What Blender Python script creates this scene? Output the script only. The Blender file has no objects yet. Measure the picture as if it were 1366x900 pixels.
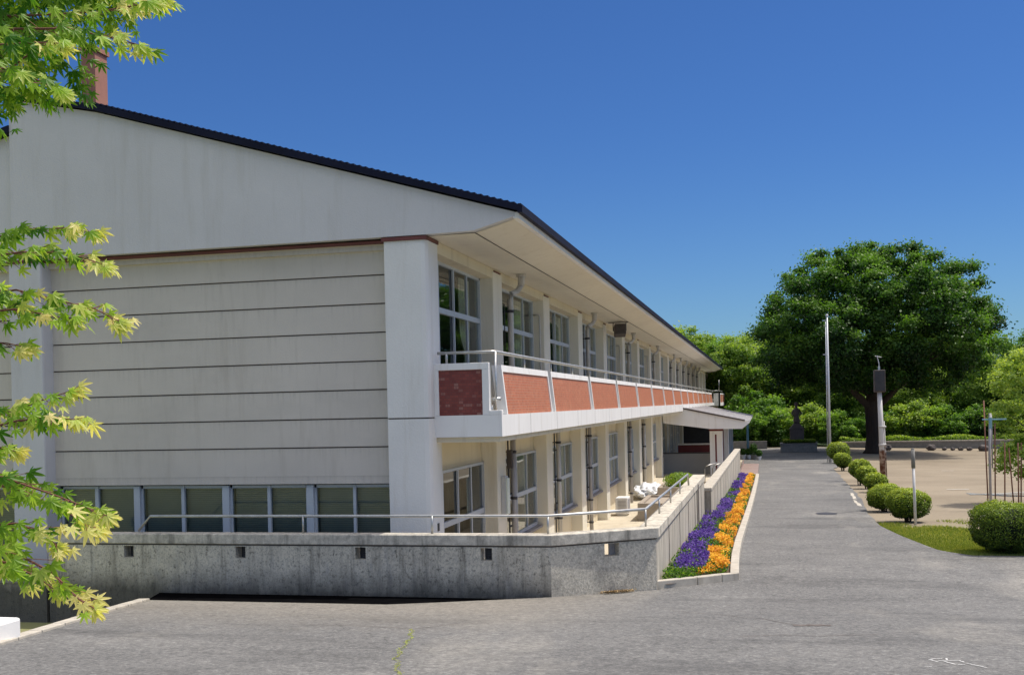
import bpy, bmesh, math, random
import numpy as np
from mathutils import Vector, Matrix, noise as mn
random.seed(11)
rng = np.random.default_rng(7)
S = bpy.context.scene
col = S.collection
R = math.radians

# ------------------------------------------------------------------ materials
def newmat(name):
    m = bpy.data.materials.new(name); m.use_nodes = True
    nt = m.node_tree; b = nt.nodes['Principled BSDF']
    return m, nt, b
def N(nt, t, **kw):
    n = nt.nodes.new(t)
    for k, v in kw.items():
        if hasattr(n, k): setattr(n, k, v)
        else: n.inputs[k].default_value = v
    return n
def L(nt, a, b): nt.links.new(a, b)
def pos(nt, scale=(1, 1, 1)):
    g = nt.nodes.new('ShaderNodeNewGeometry'); mp = nt.nodes.new('ShaderNodeMapping')
    mp.inputs['Scale'].default_value = scale
    L(nt, g.outputs['Position'], mp.inputs['Vector']); return mp.outputs['Vector']
def noise(nt, vec, scale, detail=4, rough=.55):
    n = nt.nodes.new('ShaderNodeTexNoise'); n.inputs['Scale'].default_value = scale
    n.inputs['Detail'].default_value = detail; n.inputs['Roughness'].default_value = rough
    L(nt, vec, n.inputs['Vector']); return n.outputs['Fac']
def ramp(nt, fac, stops):
    r = nt.nodes.new('ShaderNodeValToRGB'); e = r.color_ramp.elements
    while len(e) < len(stops): e.new(.5)
    for i, (p, c) in enumerate(stops):
        e[i].position = p; e[i].color = (*c, 1) if len(c) == 3 else c
    L(nt, fac, r.inputs['Fac']); return r.outputs['Color']
def mixc(nt, fac, a, b, mode='MIX'):
    n = nt.nodes.new('ShaderNodeMix'); n.data_type = 'RGBA'; n.blend_type = mode
    def s(i, v):
        if hasattr(v, 'links') or hasattr(v, 'is_linked'): L(nt, v, n.inputs[i])
        else: n.inputs[i].default_value = (*v, 1) if isinstance(v, tuple) and len(v) == 3 else v
    s(0, fac); s(6, a); s(7, b); return n.outputs[2]
def math_(nt, op, a, b=None, c=None):
    n = nt.nodes.new('ShaderNodeMath'); n.operation = op
    for i, v in enumerate((a, b, c)):
        if v is None: continue
        if hasattr(v, 'is_linked'): L(nt, v, n.inputs[i])
        else: n.inputs[i].default_value = v
    return n.outputs[0]
def bump(nt, b, h, dist=.01, st=.5):
    n = nt.nodes.new('ShaderNodeBump'); n.inputs['Distance'].default_value = dist; n.inputs['Strength'].default_value = st
    L(nt, h, n.inputs['Height']); L(nt, n.outputs['Normal'], b.inputs['Normal'])
def grain(name, c, var=.18, scale=2.5, rough=.8, metal=0, fine=60, bd=.004, bs=.4, stretch=(1, 1, 1), stain=None):
    m, nt, b = newmat(name); v = pos(nt, stretch)
    n1 = noise(nt, v, scale, 6); lo = tuple(x*(1-var) for x in c); hi = tuple(min(1, x*(1+var)) for x in c)
    cc = ramp(nt, n1, [(.3, lo), (.7, hi)])
    n2 = noise(nt, pos(nt), fine, 3)
    cc = mixc(nt, .25, cc, ramp(nt, n2, [(.35, lo), (.65, hi)]))
    if stain:
        n3 = noise(nt, pos(nt, (2.2, 2.2, .22)), 1.6, 7, .7)
        cc = mixc(nt, ramp(nt, n3, [(.52, (0, 0, 0)), (.75, (1, 1, 1))]), cc, stain)
    L(nt, cc, b.inputs['Base Color']); b.inputs['Roughness'].default_value = rough; b.inputs['Metallic'].default_value = metal
    bump(nt, b, n2, bd, bs); return m

M = {}
M['stucco'] = grain('stucco_white', (.74, .735, .71), .06, .7, .9, fine=45, bd=.01, bs=.5, stain=(.63, .61, .56))
M['stucco_grey'] = grain('stucco_gable', (.60, .595, .605), .07, .6, .9, fine=55, bd=.008, bs=.5, stain=(.53, .52, .51))
M['siding'] = grain('siding_taupe', (.60, .555, .50), .06, .8, .88, fine=50, bd=.008, bs=.5, stain=(.52, .475, .42))
M['facade'] = grain('facade_cream', (.68, .605, .44), .06, .6, .9, fine=45, bd=.006, stain=(.52, .45, .33))
M['pilaster'] = grain('pilaster_paint', (.74, .70, .585), .05, .7, .9, fine=45, bd=.006, stain=(.62, .57, .44))
M['soffit'] = grain('soffit_cream', (.74, .69, .57), .05, .5, .85, fine=30, bd=.003, stain=(.64, .58, .46))
M['white'] = grain('white_paint', (.80, .79, .76), .04, .8, .6, fine=40, bd=.002, stain=(.62, .59, .53))
M['navy'] = grain('roof_navy', (.009, .011, .028), .3, 1.5, .7, fine=20, bd=.002)
M['navy'].node_tree.nodes['Principled BSDF'].inputs['Specular IOR Level'].default_value = .15
M['redtrim'] = grain('trim_red_brown', (.13, .035, .03), .25, 3, .6)
M['groove'] = grain('joint_dark', (.13, .11, .095), .3, 5, .9)
M['chimney'] = grain('chimney_render', (.34, .16, .12), .15, 2, .9)
M['alu'] = grain('aluminium', (.55, .57, .60), .08, 4, .45, metal=.3, fine=20, bd=.001)
M['steel'] = grain('rail_steel', (.50, .50, .48), .2, 6, .42, metal=.8, fine=30, bd=.001)
M['winframe'] = grain('window_frame', (.50, .54, .58), .06, 4, .45, fine=20, bd=.001)
M['pipe'] = grain('pipe_paint', (.56, .54, .50), .12, 3, .6, stain=(.30, .26, .21))
M['pipe_grey'] = grain('pipe_grey', (.36, .35, .35), .15, 3, .6, stain=(.2, .17, .15))
M['dark'] = grain('dark_metal', (.035, .035, .04), .3, 5, .55)
M['brownbox'] = grain('box_brown', (.075, .06, .052), .35, 5, .7)
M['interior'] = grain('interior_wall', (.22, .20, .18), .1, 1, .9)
M['curtain'] = grain('curtain_cream', (.88, .80, .58), .08, 4, .9)
M['blind'] = grain('blind_pale', (.60, .58, .50), .1, 3, .7)
M['rubber'] = grain('black_rubber', (.02, .02, .025), .2, 5, .7)
M['tarp'] = grain('tarp_white', (.70, .72, .74), .12, 6, .55)
M['bench'] = grain('planter_red', (.14, .02, .02), .2, 4, .6)
M['kerb'] = grain('kerb_concrete', (.46, .425, .355), .22, 4, .9, fine=90, bd=.004, stain=(.30, .27, .21))
M['terrace'] = grain('terrace_floor', (.56, .50, .385), .12, 1.5, .9, fine=30, stain=(.40, .34, .24))
M['soil'] = grain('soil', (.13, .085, .055), .35, 8, 1, fine=60, bd=.03, bs=1)
M['boxgrey'] = grain('planter_concrete', (.36, .31, .25), .12, 2, .9)
M['entrygrey'] = grain('entry_wall', (.34, .34, .33), .08, 1, .85)
M['bark'] = grain('bark', (.055, .042, .034), .4, 3, 1, stretch=(6, 6, .8), bd=.05, bs=1)
M['twig'] = grain('twig', (.16, .06, .035), .2, 20, .7)
M['stake'] = grain('stake_brown', (.20, .085, .05), .25, 6, .7)
M['whitepost'] = grain('post_paint', (.62, .61, .60), .12, 4, .6, stain=(.38, .33, .30))
M['bluepaint'] = grain('blue_paint', (.20, .38, .45), .15, 4, .5)
M['stone'] = grain('stone', (.23, .22, .20), .25, 4, .9, fine=20, bd=.01)
M['darkstone'] = grain('dark_stone', (.10, .085, .08), .3, 3, .8, fine=20, bd=.01)
M['chalk'] = grain('chalk', (.56, .56, .54), .1, 20, .9)
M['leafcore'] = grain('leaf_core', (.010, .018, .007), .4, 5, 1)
M['sill'] = grain('sill_grey', (.20, .20, .22), .15, 4, .6)

def rust_post():
    m, nt, b = newmat('rusty_post')
    g = nt.nodes.new('ShaderNodeNewGeometry'); s = nt.nodes.new('ShaderNodeSeparateXYZ'); L(nt, g.outputs['Position'], s.inputs[0])
    n = noise(nt, pos(nt), 6, 5)
    z = math_(nt, 'ADD', s.outputs['Z'], math_(nt, 'MULTIPLY', n, 1.6))
    f = nt.nodes.new('ShaderNodeMapRange'); f.inputs['From Min'].default_value = -1.7; f.inputs['From Max'].default_value = -1.35
    L(nt, z, f.inputs['Value'])
    rust = ramp(nt, noise(nt, pos(nt), 5, 3), [(.42, (.11, .035, .015)), (.62, (.40, .30, .24))])
    c = mixc(nt, f.outputs['Result'], rust, (.60, .58, .55))
    L(nt, c, b.inputs['Base Color']); b.inputs['Roughness'].default_value = .7
    return m
M['rustpost'] = rust_post()

def weathered():
    m, nt, b = newmat('weathered_concrete')
    g = nt.nodes.new('ShaderNodeNewGeometry'); s = nt.nodes.new('ShaderNodeSeparateXYZ'); L(nt, g.outputs['Position'], s.inputs[0])
    base = ramp(nt, noise(nt, pos(nt), 2.2, 7, .65), [(.25, (.52, .475, .385)), (.75, (.84, .77, .62))])
    streak = noise(nt, pos(nt, (5, 5, .5)), 1.3, 8, .72)
    c = mixc(nt, ramp(nt, streak, [(.50, (0, 0, 0)), (.72, (.8, .8, .8))]), base, (.14, .125, .10))
    blotch = noise(nt, pos(nt), 14, 6, .7)
    c = mixc(nt, ramp(nt, blotch, [(.54, (0, 0, 0)), (.66, (.8, .8, .8))]), c, (.17, .155, .125))
    light = noise(nt, pos(nt, (3, 3, .8)), 2.7, 5, .6)
    c = mixc(nt, ramp(nt, light, [(.55, (0, 0, 0)), (.72, (.55, .55, .55))]), c, (.50, .48, .44))
    # damp algae near the base
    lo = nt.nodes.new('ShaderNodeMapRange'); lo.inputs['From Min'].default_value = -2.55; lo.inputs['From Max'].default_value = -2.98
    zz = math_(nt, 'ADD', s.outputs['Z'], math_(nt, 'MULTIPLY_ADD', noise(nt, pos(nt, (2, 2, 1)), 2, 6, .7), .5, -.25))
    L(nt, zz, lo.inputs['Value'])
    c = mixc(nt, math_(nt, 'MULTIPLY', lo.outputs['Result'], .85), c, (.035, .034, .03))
    fine = noise(nt, pos(nt, (1, 1, .8)), 34, 5, .85)
    c = mixc(nt, ramp(nt, fine, [(.50, (0, 0, 0)), (.62, (.6, .6, .6))]), c, (.16, .15, .12))
    pocks = noise(nt, pos(nt, (1, 1, .35)), 5.5, 8, .8)
    c = mixc(nt, ramp(nt, pocks, [(.60, (0, 0, 0)), (.66, (.85, .85, .85))]), c, (.06, .055, .045))
    L(nt, c, b.inputs['Base Color']); b.inputs['Roughness'].default_value = .95
    bump(nt, b, fine, .014, .8); return m
M['weathered'] = weathered()
def rough_conc():
    m, nt, b = newmat('roughcast_concrete')
    sp = noise(nt, pos(nt), 26, 5, .8)
    base = ramp(nt, sp, [(.30, (.27, .25, .20)), (.60, (.70, .65, .535))])
    c = mixc(nt, ramp(nt, noise(nt, pos(nt, (1, 1, .7)), 2.2, 6, .7), [(.48, (0, 0, 0)), (.7, (.7, .7, .7))]), base, (.16, .16, .15))
    L(nt, c, b.inputs['Base Color']); b.inputs['Roughness'].default_value = .95
    bump(nt, b, sp, .02, .8); return m
M['roughcast'] = rough_conc()
def boardwall():
    m, nt, b = newmat('streaky_concrete')
    st = noise(nt, pos(nt, (1, 7, .35)), 1.3, 7, .7)
    c = ramp(nt, st, [(.32, (.20, .175, .14)), (.47, (.44, .405, .33)), (.62, (.60, .56, .475)), (.8, (.52, .49, .41))])
    st2 = noise(nt, pos(nt, (1, 3, .25)), 2.1, 6, .75)
    c = mixc(nt, ramp(nt, st2, [(.53, (0, 0, 0)), (.72, (.8, .8, .8))]), c, (.20, .18, .15))
    L(nt, c, b.inputs['Base Color']); b.inputs['Roughness'].default_value = .93
    bump(nt, b, noise(nt, pos(nt), 40, 4), .01, .6); return m
M['boardwall'] = boardwall()
M['cap'] = grain('wall_cap', (.54, .50, .415), .38, 9, .92, fine=40, bd=.01, stain=(.10, .095, .08))

def tiles(name, c1, c2, c3, mortar):
    m, nt, b = newmat(name)
    g = nt.nodes.new('ShaderNodeNewGeometry'); s = nt.nodes.new('ShaderNodeSeparateXYZ'); L(nt, g.outputs['Position'], s.inputs[0])
    cb = nt.nodes.new('ShaderNodeCombineXYZ')
    L(nt, math_(nt, 'ADD', s.outputs['X'], s.outputs['Y']), cb.inputs[0]); L(nt, s.outputs['Z'], cb.inputs[1])
    br = nt.nodes.new('ShaderNodeTexBrick'); L(nt, cb.outputs[0], br.inputs['Vector'])
    br.inputs['Scale'].default_value = 1; br.inputs['Brick Width'].default_value = .078; br.inputs['Row Height'].default_value = .050
    br.inputs['Mortar Size'].default_value = .004; br.inputs['Mortar Smooth'].default_value = .2; br.inputs['Bias'].default_value = -.1
    br.inputs['Color1'].default_value = (*c1, 1); br.inputs['Color2'].default_value = (*c2, 1); br.inputs['Mortar'].default_value = (*mortar, 1)
    mp = nt.nodes.new('ShaderNodeMapping'); mp.inputs['Scale'].default_value = (12.82, 20, 1); L(nt, cb.outputs[0], mp.inputs['Vector'])
    w = nt.nodes.new('ShaderNodeTexWhiteNoise'); sn = nt.nodes.new('ShaderNodeVectorMath'); sn.operation = 'FLOOR'
    L(nt, mp.outputs[0], sn.inputs[0]); L(nt, sn.outputs[0], w.inputs['Vector'])
    c = mixc(nt, ramp(nt, w.outputs['Value'], [(.80, (0, 0, 0)), (1.0, (.45, .45, .45))]), br.outputs['Color'], c3)
    c = mixc(nt, br.outputs['Fac'], c, mortar)
    c = mixc(nt, .3, c, mixc(nt, noise(nt, pos(nt), 3, 5), (0, 0, 0), c), 'MIX')
    L(nt, c, b.inputs['Base Color']); b.inputs['Roughness'].default_value = .45
    bump(nt, b, math_(nt, 'SUBTRACT', 1, br.outputs['Fac']), .004, .6); return m
M['tile'] = tiles('red_tile', (.52, .145, .060), (.64, .20, .085), (.66, .33, .18), (.58, .34, .24))
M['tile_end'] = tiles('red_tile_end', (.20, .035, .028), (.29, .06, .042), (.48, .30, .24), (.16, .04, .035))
M['brickpave'] = tiles('paving_brick', (.33, .22, .19), (.42, .30, .26), (.5, .4, .35), (.36, .30, .27))

def asphalt():
    m, nt, b = newmat('asphalt')
    v = pos(nt)
    n1 = noise(nt, v, .55, 8, .7)
    c = ramp(nt, n1, [(.32, (.095, .093, .09)), (.50, (.170, .166, .158)), (.66, (.25, .243, .226))])
    big = noise(nt, pos(nt, (1, 1.6, 1)), .16, 5, .6)
    c = mixc(nt, ramp(nt, big, [(.42, (0, 0, 0)), (.60, (.55, .55, .55))]), c, (.085, .084, .082))
    agg = noise(nt, v, 24, 6, .85)
    c = mixc(nt, .62, c, ramp(nt, agg, [(.33, (.03, .03, .03)), (.46, (.13, .13, .128)), (.55, (.20, .198, .19)), (.68, (.46, .45, .43))]))
    vo = nt.nodes.new('ShaderNodeTexVoronoi'); vo.inputs['Scale'].default_value = 55; L(nt, v, vo.inputs['Vector'])
    c = mixc(nt, ramp(nt, vo.outputs['Distance'], [(.0, (.5, .5, .5)), (.16, (0, 0, 0))]), c, (.46, .45, .43))
    # long dark resurfacing bands and pale worn patches
    n2 = noise(nt, pos(nt, (.25, .8, 1)), 1.1, 6, .6)
    c = mixc(nt, ramp(nt, n2, [(.52, (0, 0, 0)), (.66, (.62, .62, .62))]), c, (.085, .084, .082))
    n3 = noise(nt, pos(nt, (.6, .22, 1)), .8, 5, .6)
    c = mixc(nt, ramp(nt, n3, [(.54, (0, 0, 0)), (.70, (.5, .5, .5))]), c, (.34, .32, .28))
    n4 = noise(nt, v, 3.2, 6, .7)
    c = mixc(nt, ramp(nt, n4, [(.56, (0, 0, 0)), (.70, (.55, .55, .55))]), c, (.08, .08, .078))
    # warm dusty zone by the retaining wall
    g = nt.nodes.new('ShaderNodeNewGeometry'); s = nt.nodes.new('ShaderNodeSeparateXYZ'); L(nt, g.outputs['Position'], s.inputs[0])
    fy = nt.nodes.new('ShaderNodeMapRange'); fy.inputs['From Min'].default_value = 12.6; fy.inputs['From Max'].default_value = 15.5
    L(nt, math_(nt, 'ADD', s.outputs['Y'], math_(nt, 'MULTIPLY', n4, 1.8)), fy.inputs['Value'])
    fx = nt.nodes.new('ShaderNodeMapRange'); fx.inputs['From Min'].default_value = -1.6; fx.inputs['From Max'].default_value = -3.6
    L(nt, s.outputs['X'], fx.inputs['Value'])
    c = mixc(nt, math_(nt, 'MULTIPLY', math_(nt, 'MULTIPLY', fy.outputs[0], fx.outputs[0]), .55), c, (.30, .27, .22))
    # thin cracks
    vc = nt.nodes.new('ShaderNodeTexVoronoi'); vc.feature = 'DISTANCE_TO_EDGE'; vc.inputs['Scale'].default_value = .21
    dm = nt.nodes.new('ShaderNodeVectorMath'); dm.operation = 'ADD'
    nz = nt.nodes.new('ShaderNodeTexNoise'); nz.inputs['Scale'].default_value = 1.7; nz.inputs['Detail'].default_value = 5; L(nt, v, nz.inputs['Vector'])
    L(nt, v, dm.inputs[0]); L(nt, nz.outputs['Color'], dm.inputs[1]); L(nt, dm.outputs[0], vc.inputs['Vector'])
    c = mixc(nt, ramp(nt, vc.outputs['Distance'], [(.0, (.55, .55, .55)), (.0035, (0, 0, 0))]), c, (.06, .06, .055))
    grit = noise(nt, v, 11, 8, .9)
    c = mixc(nt, .85, c, mixc(nt, 1.0, c, ramp(nt, grit, [(.36, (.45, .45, .45)), (.50, (.90, .90, .89)), (.64, (1.45, 1.44, 1.40))]), 'MULTIPLY'))
    L(nt, c, b.inputs['Base Color']); b.inputs['Roughness'].default_value = .9
    bump(nt, b, agg, .012, .75); return m
M['asphalt'] = asphalt()
def dirt():
    m, nt, b = newmat('dirt_ground')
    v = pos(nt)
    c = ramp(nt, noise(nt, v, .25, 7, .6), [(.3, (.175, .14, .09)), (.7, (.30, .25, .175))])
    c = mixc(nt, .25, c, ramp(nt, noise(nt, v, 9, 6, .85), [(.3, (.13, .105, .075)), (.7, (.42, .35, .27))]))
    g = nt.nodes.new('ShaderNodeNewGeometry'); s = nt.nodes.new('ShaderNodeSeparateXYZ'); L(nt, g.outputs['Position'], s.inputs[0])
    f = nt.nodes.new('ShaderNodeMapRange'); f.inputs['From Min'].default_value = 38; f.inputs['From Max'].default_value = 24
    L(nt, s.outputs['Y'], f.inputs['Value'])
    gr = noise(nt, pos(nt), .9, 7, .7)
    k = math_(nt, 'MULTIPLY_ADD', f.outputs[0], 1.15, math_(nt, 'MULTIPLY_ADD', gr, 1.5, -1.25))
    c = mixc(nt, ramp(nt, k, [(.15, (0, 0, 0)), (.6, (.85, .85, .85))]), c, (.24, .255, .09))
    f2 = nt.nodes.new('ShaderNodeMapRange'); f2.inputs['From Min'].default_value = 94; f2.inputs['From Max'].default_value = 100
    L(nt, s.outputs['Y'], f2.inputs['Value']); c = mixc(nt, f2.outputs[0], c, (.04, .07, .025))
    L(nt, c, b.inputs['Base Color']); b.inputs['Roughness'].default_value = 1
    bump(nt, b, noise(nt, v, 20, 4), .02, .5); return m
M['dirt'] = dirt()

def glass(name, tint=(.55, .62, .62), refl=.05):
    m, nt, b = newmat(name); nt.nodes.remove(b)
    out = nt.nodes['Material Output']
    tr = nt.nodes.new('ShaderNodeBsdfTransparent'); tr.inputs[0].default_value = (*tint, 1)
    gl = nt.nodes.new('ShaderNodeBsdfGlossy'); gl.inputs['Roughness'].default_value = .015; gl.inputs[0].default_value = (.9, .95, .97, 1)
    fr = nt.nodes.new('ShaderNodeFresnel'); fr.inputs['IOR'].default_value = 1.6
    bp = nt.nodes.new('ShaderNodeBump'); bp.inputs['Distance'].default_value = .02; bp.inputs['Strength'].default_value = .06
    L(nt, noise(nt, pos(nt), 1.4, 2), bp.inputs['Height']); L(nt, bp.outputs[0], gl.inputs['Normal'])
    f = math_(nt, 'ADD', fr.outputs[0], refl); f.node.use_clamp = True
    mx = nt.nodes.new('ShaderNodeMixShader'); L(nt, f, mx.inputs[0]); L(nt, tr.outputs[0], mx.inputs[1]); L(nt, gl.outputs[0], mx.inputs[2])
    L(nt, mx.outputs[0], out.inputs['Surface']); return m
M['glass'] = glass('window_glass', (.80, .86, .85), .04)
M['glass_low'] = glass('window_glass_low', (.84, .88, .82), -.02)
def tubelight():
    m, nt, b = newmat('lamp_diffuser'); b.inputs['Base Color'].default_value = (.72, .80, .74, 1); b.inputs['Roughness'].default_value = .3; return m
M['diffuser'] = tubelight()

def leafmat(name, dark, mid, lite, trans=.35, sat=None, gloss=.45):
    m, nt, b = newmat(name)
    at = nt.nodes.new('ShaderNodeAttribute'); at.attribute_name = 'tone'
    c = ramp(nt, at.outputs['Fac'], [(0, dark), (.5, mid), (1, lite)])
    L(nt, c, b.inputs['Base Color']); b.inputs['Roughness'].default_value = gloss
    tl = nt.nodes.new('ShaderNodeBsdfTranslucent')
    c2 = mixc(nt, 1.0, c, sat or (1.9, 1.7, .5), 'MULTIPLY'); b.inputs['Specular IOR Level'].default_value = .22; L(nt, c2, tl.inputs[0])
    mx = nt.nodes.new('ShaderNodeMixShader'); mx.inputs[0].default_value = trans
    out = nt.nodes['Material Output']
    L(nt, b.outputs[0], mx.inputs[1]); L(nt, tl.outputs[0], mx.inputs[2]); L(nt, mx.outputs[0], out.inputs['Surface'])
    return m
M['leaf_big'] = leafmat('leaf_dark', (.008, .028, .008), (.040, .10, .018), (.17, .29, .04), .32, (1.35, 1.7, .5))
M['leaf_bg'] = leafmat('leaf_mid', (.018, .058, .014), (.085, .18, .032), (.26, .39, .07), .40, (1.5, 1.7, .5))
M['leaf_bg2'] = leafmat('leaf_olive', (.02, .055, .012), (.11, .20, .035), (.32, .42, .09), .40, (1.6, 1.7, .5))
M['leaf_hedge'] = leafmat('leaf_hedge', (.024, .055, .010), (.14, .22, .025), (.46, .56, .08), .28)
M['leaf_young'] = leafmat('leaf_young', (.07, .14, .025), (.16, .28, .05), (.34, .46, .12), .4)
M['leaf_maple'] = leafmat('leaf_maple', (.05, .16, .012), (.30, .46, .05), (.82, .70, .34), .5, (1.7, 1.7, .6), .4)
M['grass'] = leafmat('grass_blade', (.09, .15, .02), (.20, .28, .045), (.42, .42, .13), .3)
def petal(name, a, b_, c_):
    return leafmat(name, a, b_, c_, .25, (1.3, 1.1, 1.3), .6)
M['violet'] = petal('petal_violet', (.03, .010, .13), (.075, .03, .26), (.22, .13, .46))
M['orange'] = petal('petal_orange', (.50, .17, .005), (.80, .37, .010), (.88, .60, .05))

# ------------------------------------------------------------------ mesh helpers
class MB:
    def __init__(s): s.v = []; s.f = []; s.mi = []
    def add(s, vs, fs, m=0):
        o = len(s.v); s.v += [tuple(p) for p in vs]; s.f += [tuple(i+o for i in f) for f in fs]; s.mi += [m]*len(fs)
    def box(s, x0, x1, y0, y1, z0, z1, m=0):
        if x0 > x1: x0, x1 = x1, x0
        if y0 > y1: y0, y1 = y1, y0
        if z0 > z1: z0, z1 = z1, z0
        s.add([(x0,y0,z0),(x1,y0,z0),(x1,y1,z0),(x0,y1,z0),(x0,y0,z1),(x1,y0,z1),(x1,y1,z1),(x0,y1,z1)],
              [(0,3,2,1),(4,5,6,7),(0,1,5,4),(1,2,6,5),(2,3,7,6),(3,0,4,7)], m); return s
    def prism_y(s, prof, y0, y1, m=0):          # profile in x,z (counter-clockwise seen from -y), extruded along y
        n = len(prof)
        s.add([(x, y0, z) for x, z in prof]+[(x, y1, z) for x, z in prof],
              [tuple(range(n)), tuple(range(2*n-1, n-1, -1))]+[(i, i+n, (i+1) % n+n, (i+1) % n) for i in range(n)], m); return s
    def prism_z(s, prof, z0, z1, m=0):          # profile in x,y, extruded up
        n = len(prof)
        s.add([(x, y, z0) for x, y in prof]+[(x, y, z1) for x, y in prof],
              [tuple(range(n-1, -1, -1)), tuple(range(n, 2*n))]+[(i, (i+1) % n, (i+1) % n+n, i+n) for i in range(n)], m); return s
    def tube(s, pts, r, n=8, m=0, caps=True):
        pts = [Vector(p) for p in pts]; rs = r if isinstance(r, (list, tuple)) else [r]*len(pts)
        vs = []; fs = []; up = Vector((0, 0, 1))
        for i, p in enumerate(pts):
            a = pts[max(0, i-1)]; b = pts[min(len(pts)-1, i+1)]; t = (b-a).normalized()
            u = t.cross(up if abs(t.z) < .95 else Vector((1, 0, 0))).normalized(); w = t.cross(u)
            for k in range(n):
                an = 2*math.pi*k/n; vs.append(p+(u*math.cos(an)+w*math.sin(an))*rs[i])
        for i in range(len(pts)-1):
            for k in range(n):
                a = i*n+k; b = i*n+(k+1) % n; fs.append((a, b, b+n, a+n))
        if caps: fs.append(tuple(range(n-1, -1, -1))); fs.append(tuple(range(len(vs)-n, len(vs))))
        s.add(vs, fs, m); return s
    def lathe(s, c, prof, n=16, m=0):           # prof: (radius, z)
        vs = [(c[0]+r*math.cos(2*math.pi*k/n), c[1]+r*math.sin(2*math.pi*k/n), c[2]+z) for r, z in prof for k in range(n)]
        fs = [(i*n+k, i*n+(k+1) % n, (i+1)*n+(k+1) % n, (i+1)*n+k) for i in range(len(prof)-1) for k in range(n)]
        fs += [tuple(range(n-1, -1, -1)), tuple(range(len(vs)-n, len(vs)))]
        s.add(vs, fs, m); return s
    def mesh(s, name, mats, smooth=False):
        me = bpy.data.meshes.new(name); me.from_pydata(s.v, [], s.f)
        for m in (mats if isinstance(mats, list) else [mats]): me.materials.append(M[m] if isinstance(m, str) else m)
        me.polygons.foreach_set('material_index', s.mi)
        if smooth: me.polygons.foreach_set('use_smooth', [True]*len(s.f))
        me.update(); return me
    def build(s, name, mats, parent=None, smooth=False, bevel=0, loc=None):
        o = bpy.data.objects.new(name, s.mesh(name, mats, smooth)); col.objects.link(o)
        if parent: o.parent = parent
        if loc: o.location = loc
        if bevel:
            b = o.modifiers.new('bevel', 'BEVEL'); b.width = bevel; b.segments = 2; b.limit_method = 'ANGLE'
        return o
def tag(o, label=None, cat=None, group=None, kind=None):
    if label: o['label'] = label
    if cat: o['category'] = cat
    if group: o['group'] = group
    if kind: o['kind'] = kind
    return o
def empty(name, loc=(0, 0, 0), label=None, cat=None, group=None):
    o = bpy.data.objects.new(name, None); col.objects.link(o); o.location = loc; o.empty_display_size = .2
    return tag(o, label, cat, group)
def copy(o, parent=None, loc=None):
    c = o.copy(); col.objects.link(c)
    for k in ('label', 'category', 'group'):
        pass
    if parent is not None: c.parent = parent
    if loc is not None: c.location = loc
    for ch in [x for x in bpy.data.objects if x.parent == o]:
        copy(ch, c)
    return c

# ------------------------------------------------------------------ terrain (eye level is z = 0)
ZP = [(-90, -1.3), (-5, -1.5), (0, -1.6), (9, -2.32), (16.4, -2.98), (30, -3.27), (52, -3.7), (70, -4.05), (80, -4.1), (500, -4.1)]
def zy(y):
    for (a, b), (c, e) in zip(ZP, ZP[1:]):
        if y <= c: return b+(e-b)*(y-a)/(c-a)
    return ZP[-1][1]
def zs(y): return (zy(y-1.2)+2*zy(y)+zy(y+1.2))/4
def zg(x, y):
    t = min(1, max(0, (y-32)/45))
    return zs(y) - .022*min(22, max(0, x-5))*t
LB = [(-12, -14), (4, -8.0), (9.9, -7.88), (10.36, -8.0), (12.26, -8.53), (14.0, -8.98), (14.6, -9.12), (14.95, -9.22)]
def lin(T, y):
    if y <= T[0][0]: return T[0][1]
    for (a, b), (c, e) in zip(T, T[1:]):
        if y <= c: return b+(e-b)*(y-a)/(c-a)
    return T[-1][1]
RB = [(22.35, 4.9), (22.45, 3.9), (23.2, 3.45), (25.3, 3.12), (28.6, 2.83), (32.2, 2.84), (38.3, 3.2), (47.5, 3.4), (62.4, 3.75), (72, 5.2), (95, 6)]

def grid(name, xs, ys, zf, mat, skip=None):
    vs = [(x, y, zf(x, y)) for y in ys for x in xs]; nx = len(xs); fs = []
    for j in range(len(ys)-1):
        for i in range(nx-1):
            cx = (xs[i]+xs[i+1])/2; cy = (ys[j]+ys[j+1])/2
            if skip and skip(cx, cy): continue
            a = j*nx+i; fs.append((a, a+1, a+1+nx, a+nx))
    mb = MB(); mb.v = vs; mb.f = fs; mb.mi = [0]*len(fs)
    return mb.build(name, mat, smooth=True)
def ground_z(x, y):
    z = zg(x, y)-.03
    if y < 16.42 and y > 14.9 and x < -3.3: return z-.55
    if y < 16.42:
        l = lin(LB, y); d = l-x
        if d > -.05: z -= .9*min(1, max(0, (d+.05)/.35))
    elif x < -9: z = min(z, -3.9)
    return z
xs = sorted(set([-3.32, -3.28, -500, -200, -120, -70, -45, -32, -24, -18]+[-14+.33*i for i in range(22)]+[-6.5, -5, -4, -3.22, -2.4, -1.7, -1.0, 0, 1, 2, 3]+[3+1.5*i for i in range(1, 22)]+[40, 55, 80, 140, 260, 500]))
ys = sorted(set([-300, -120, -60, -30, -12, -6]+[-4+.75*i for i in range(27)]+[14.85, 14.92, 16.38]+[22.5+.5*i for i in range(30)]+[17.4+1.5*i for i in range(44)]+[84, 88, 92, 96, 100, 110, 125, 140, 180, 260, 500]))
g = grid('ground', xs, ys, ground_z, 'dirt', skip=lambda x, y: x < -1.7 and 16.38 < y < 84)
tag(g, 'tan dirt ground and playing field beside the road', kind='structure')
hz = MB(); hz.add([(-2500, -2500, -5.6), (2500, -2500, -5.6), (2500, 2500, -5.6), (-2500, 2500, -5.6)], [(0, 1, 2, 3)])
tag(hz.build('terrain', 'dirt'), 'flat land out to the horizon', kind='structure')
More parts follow.
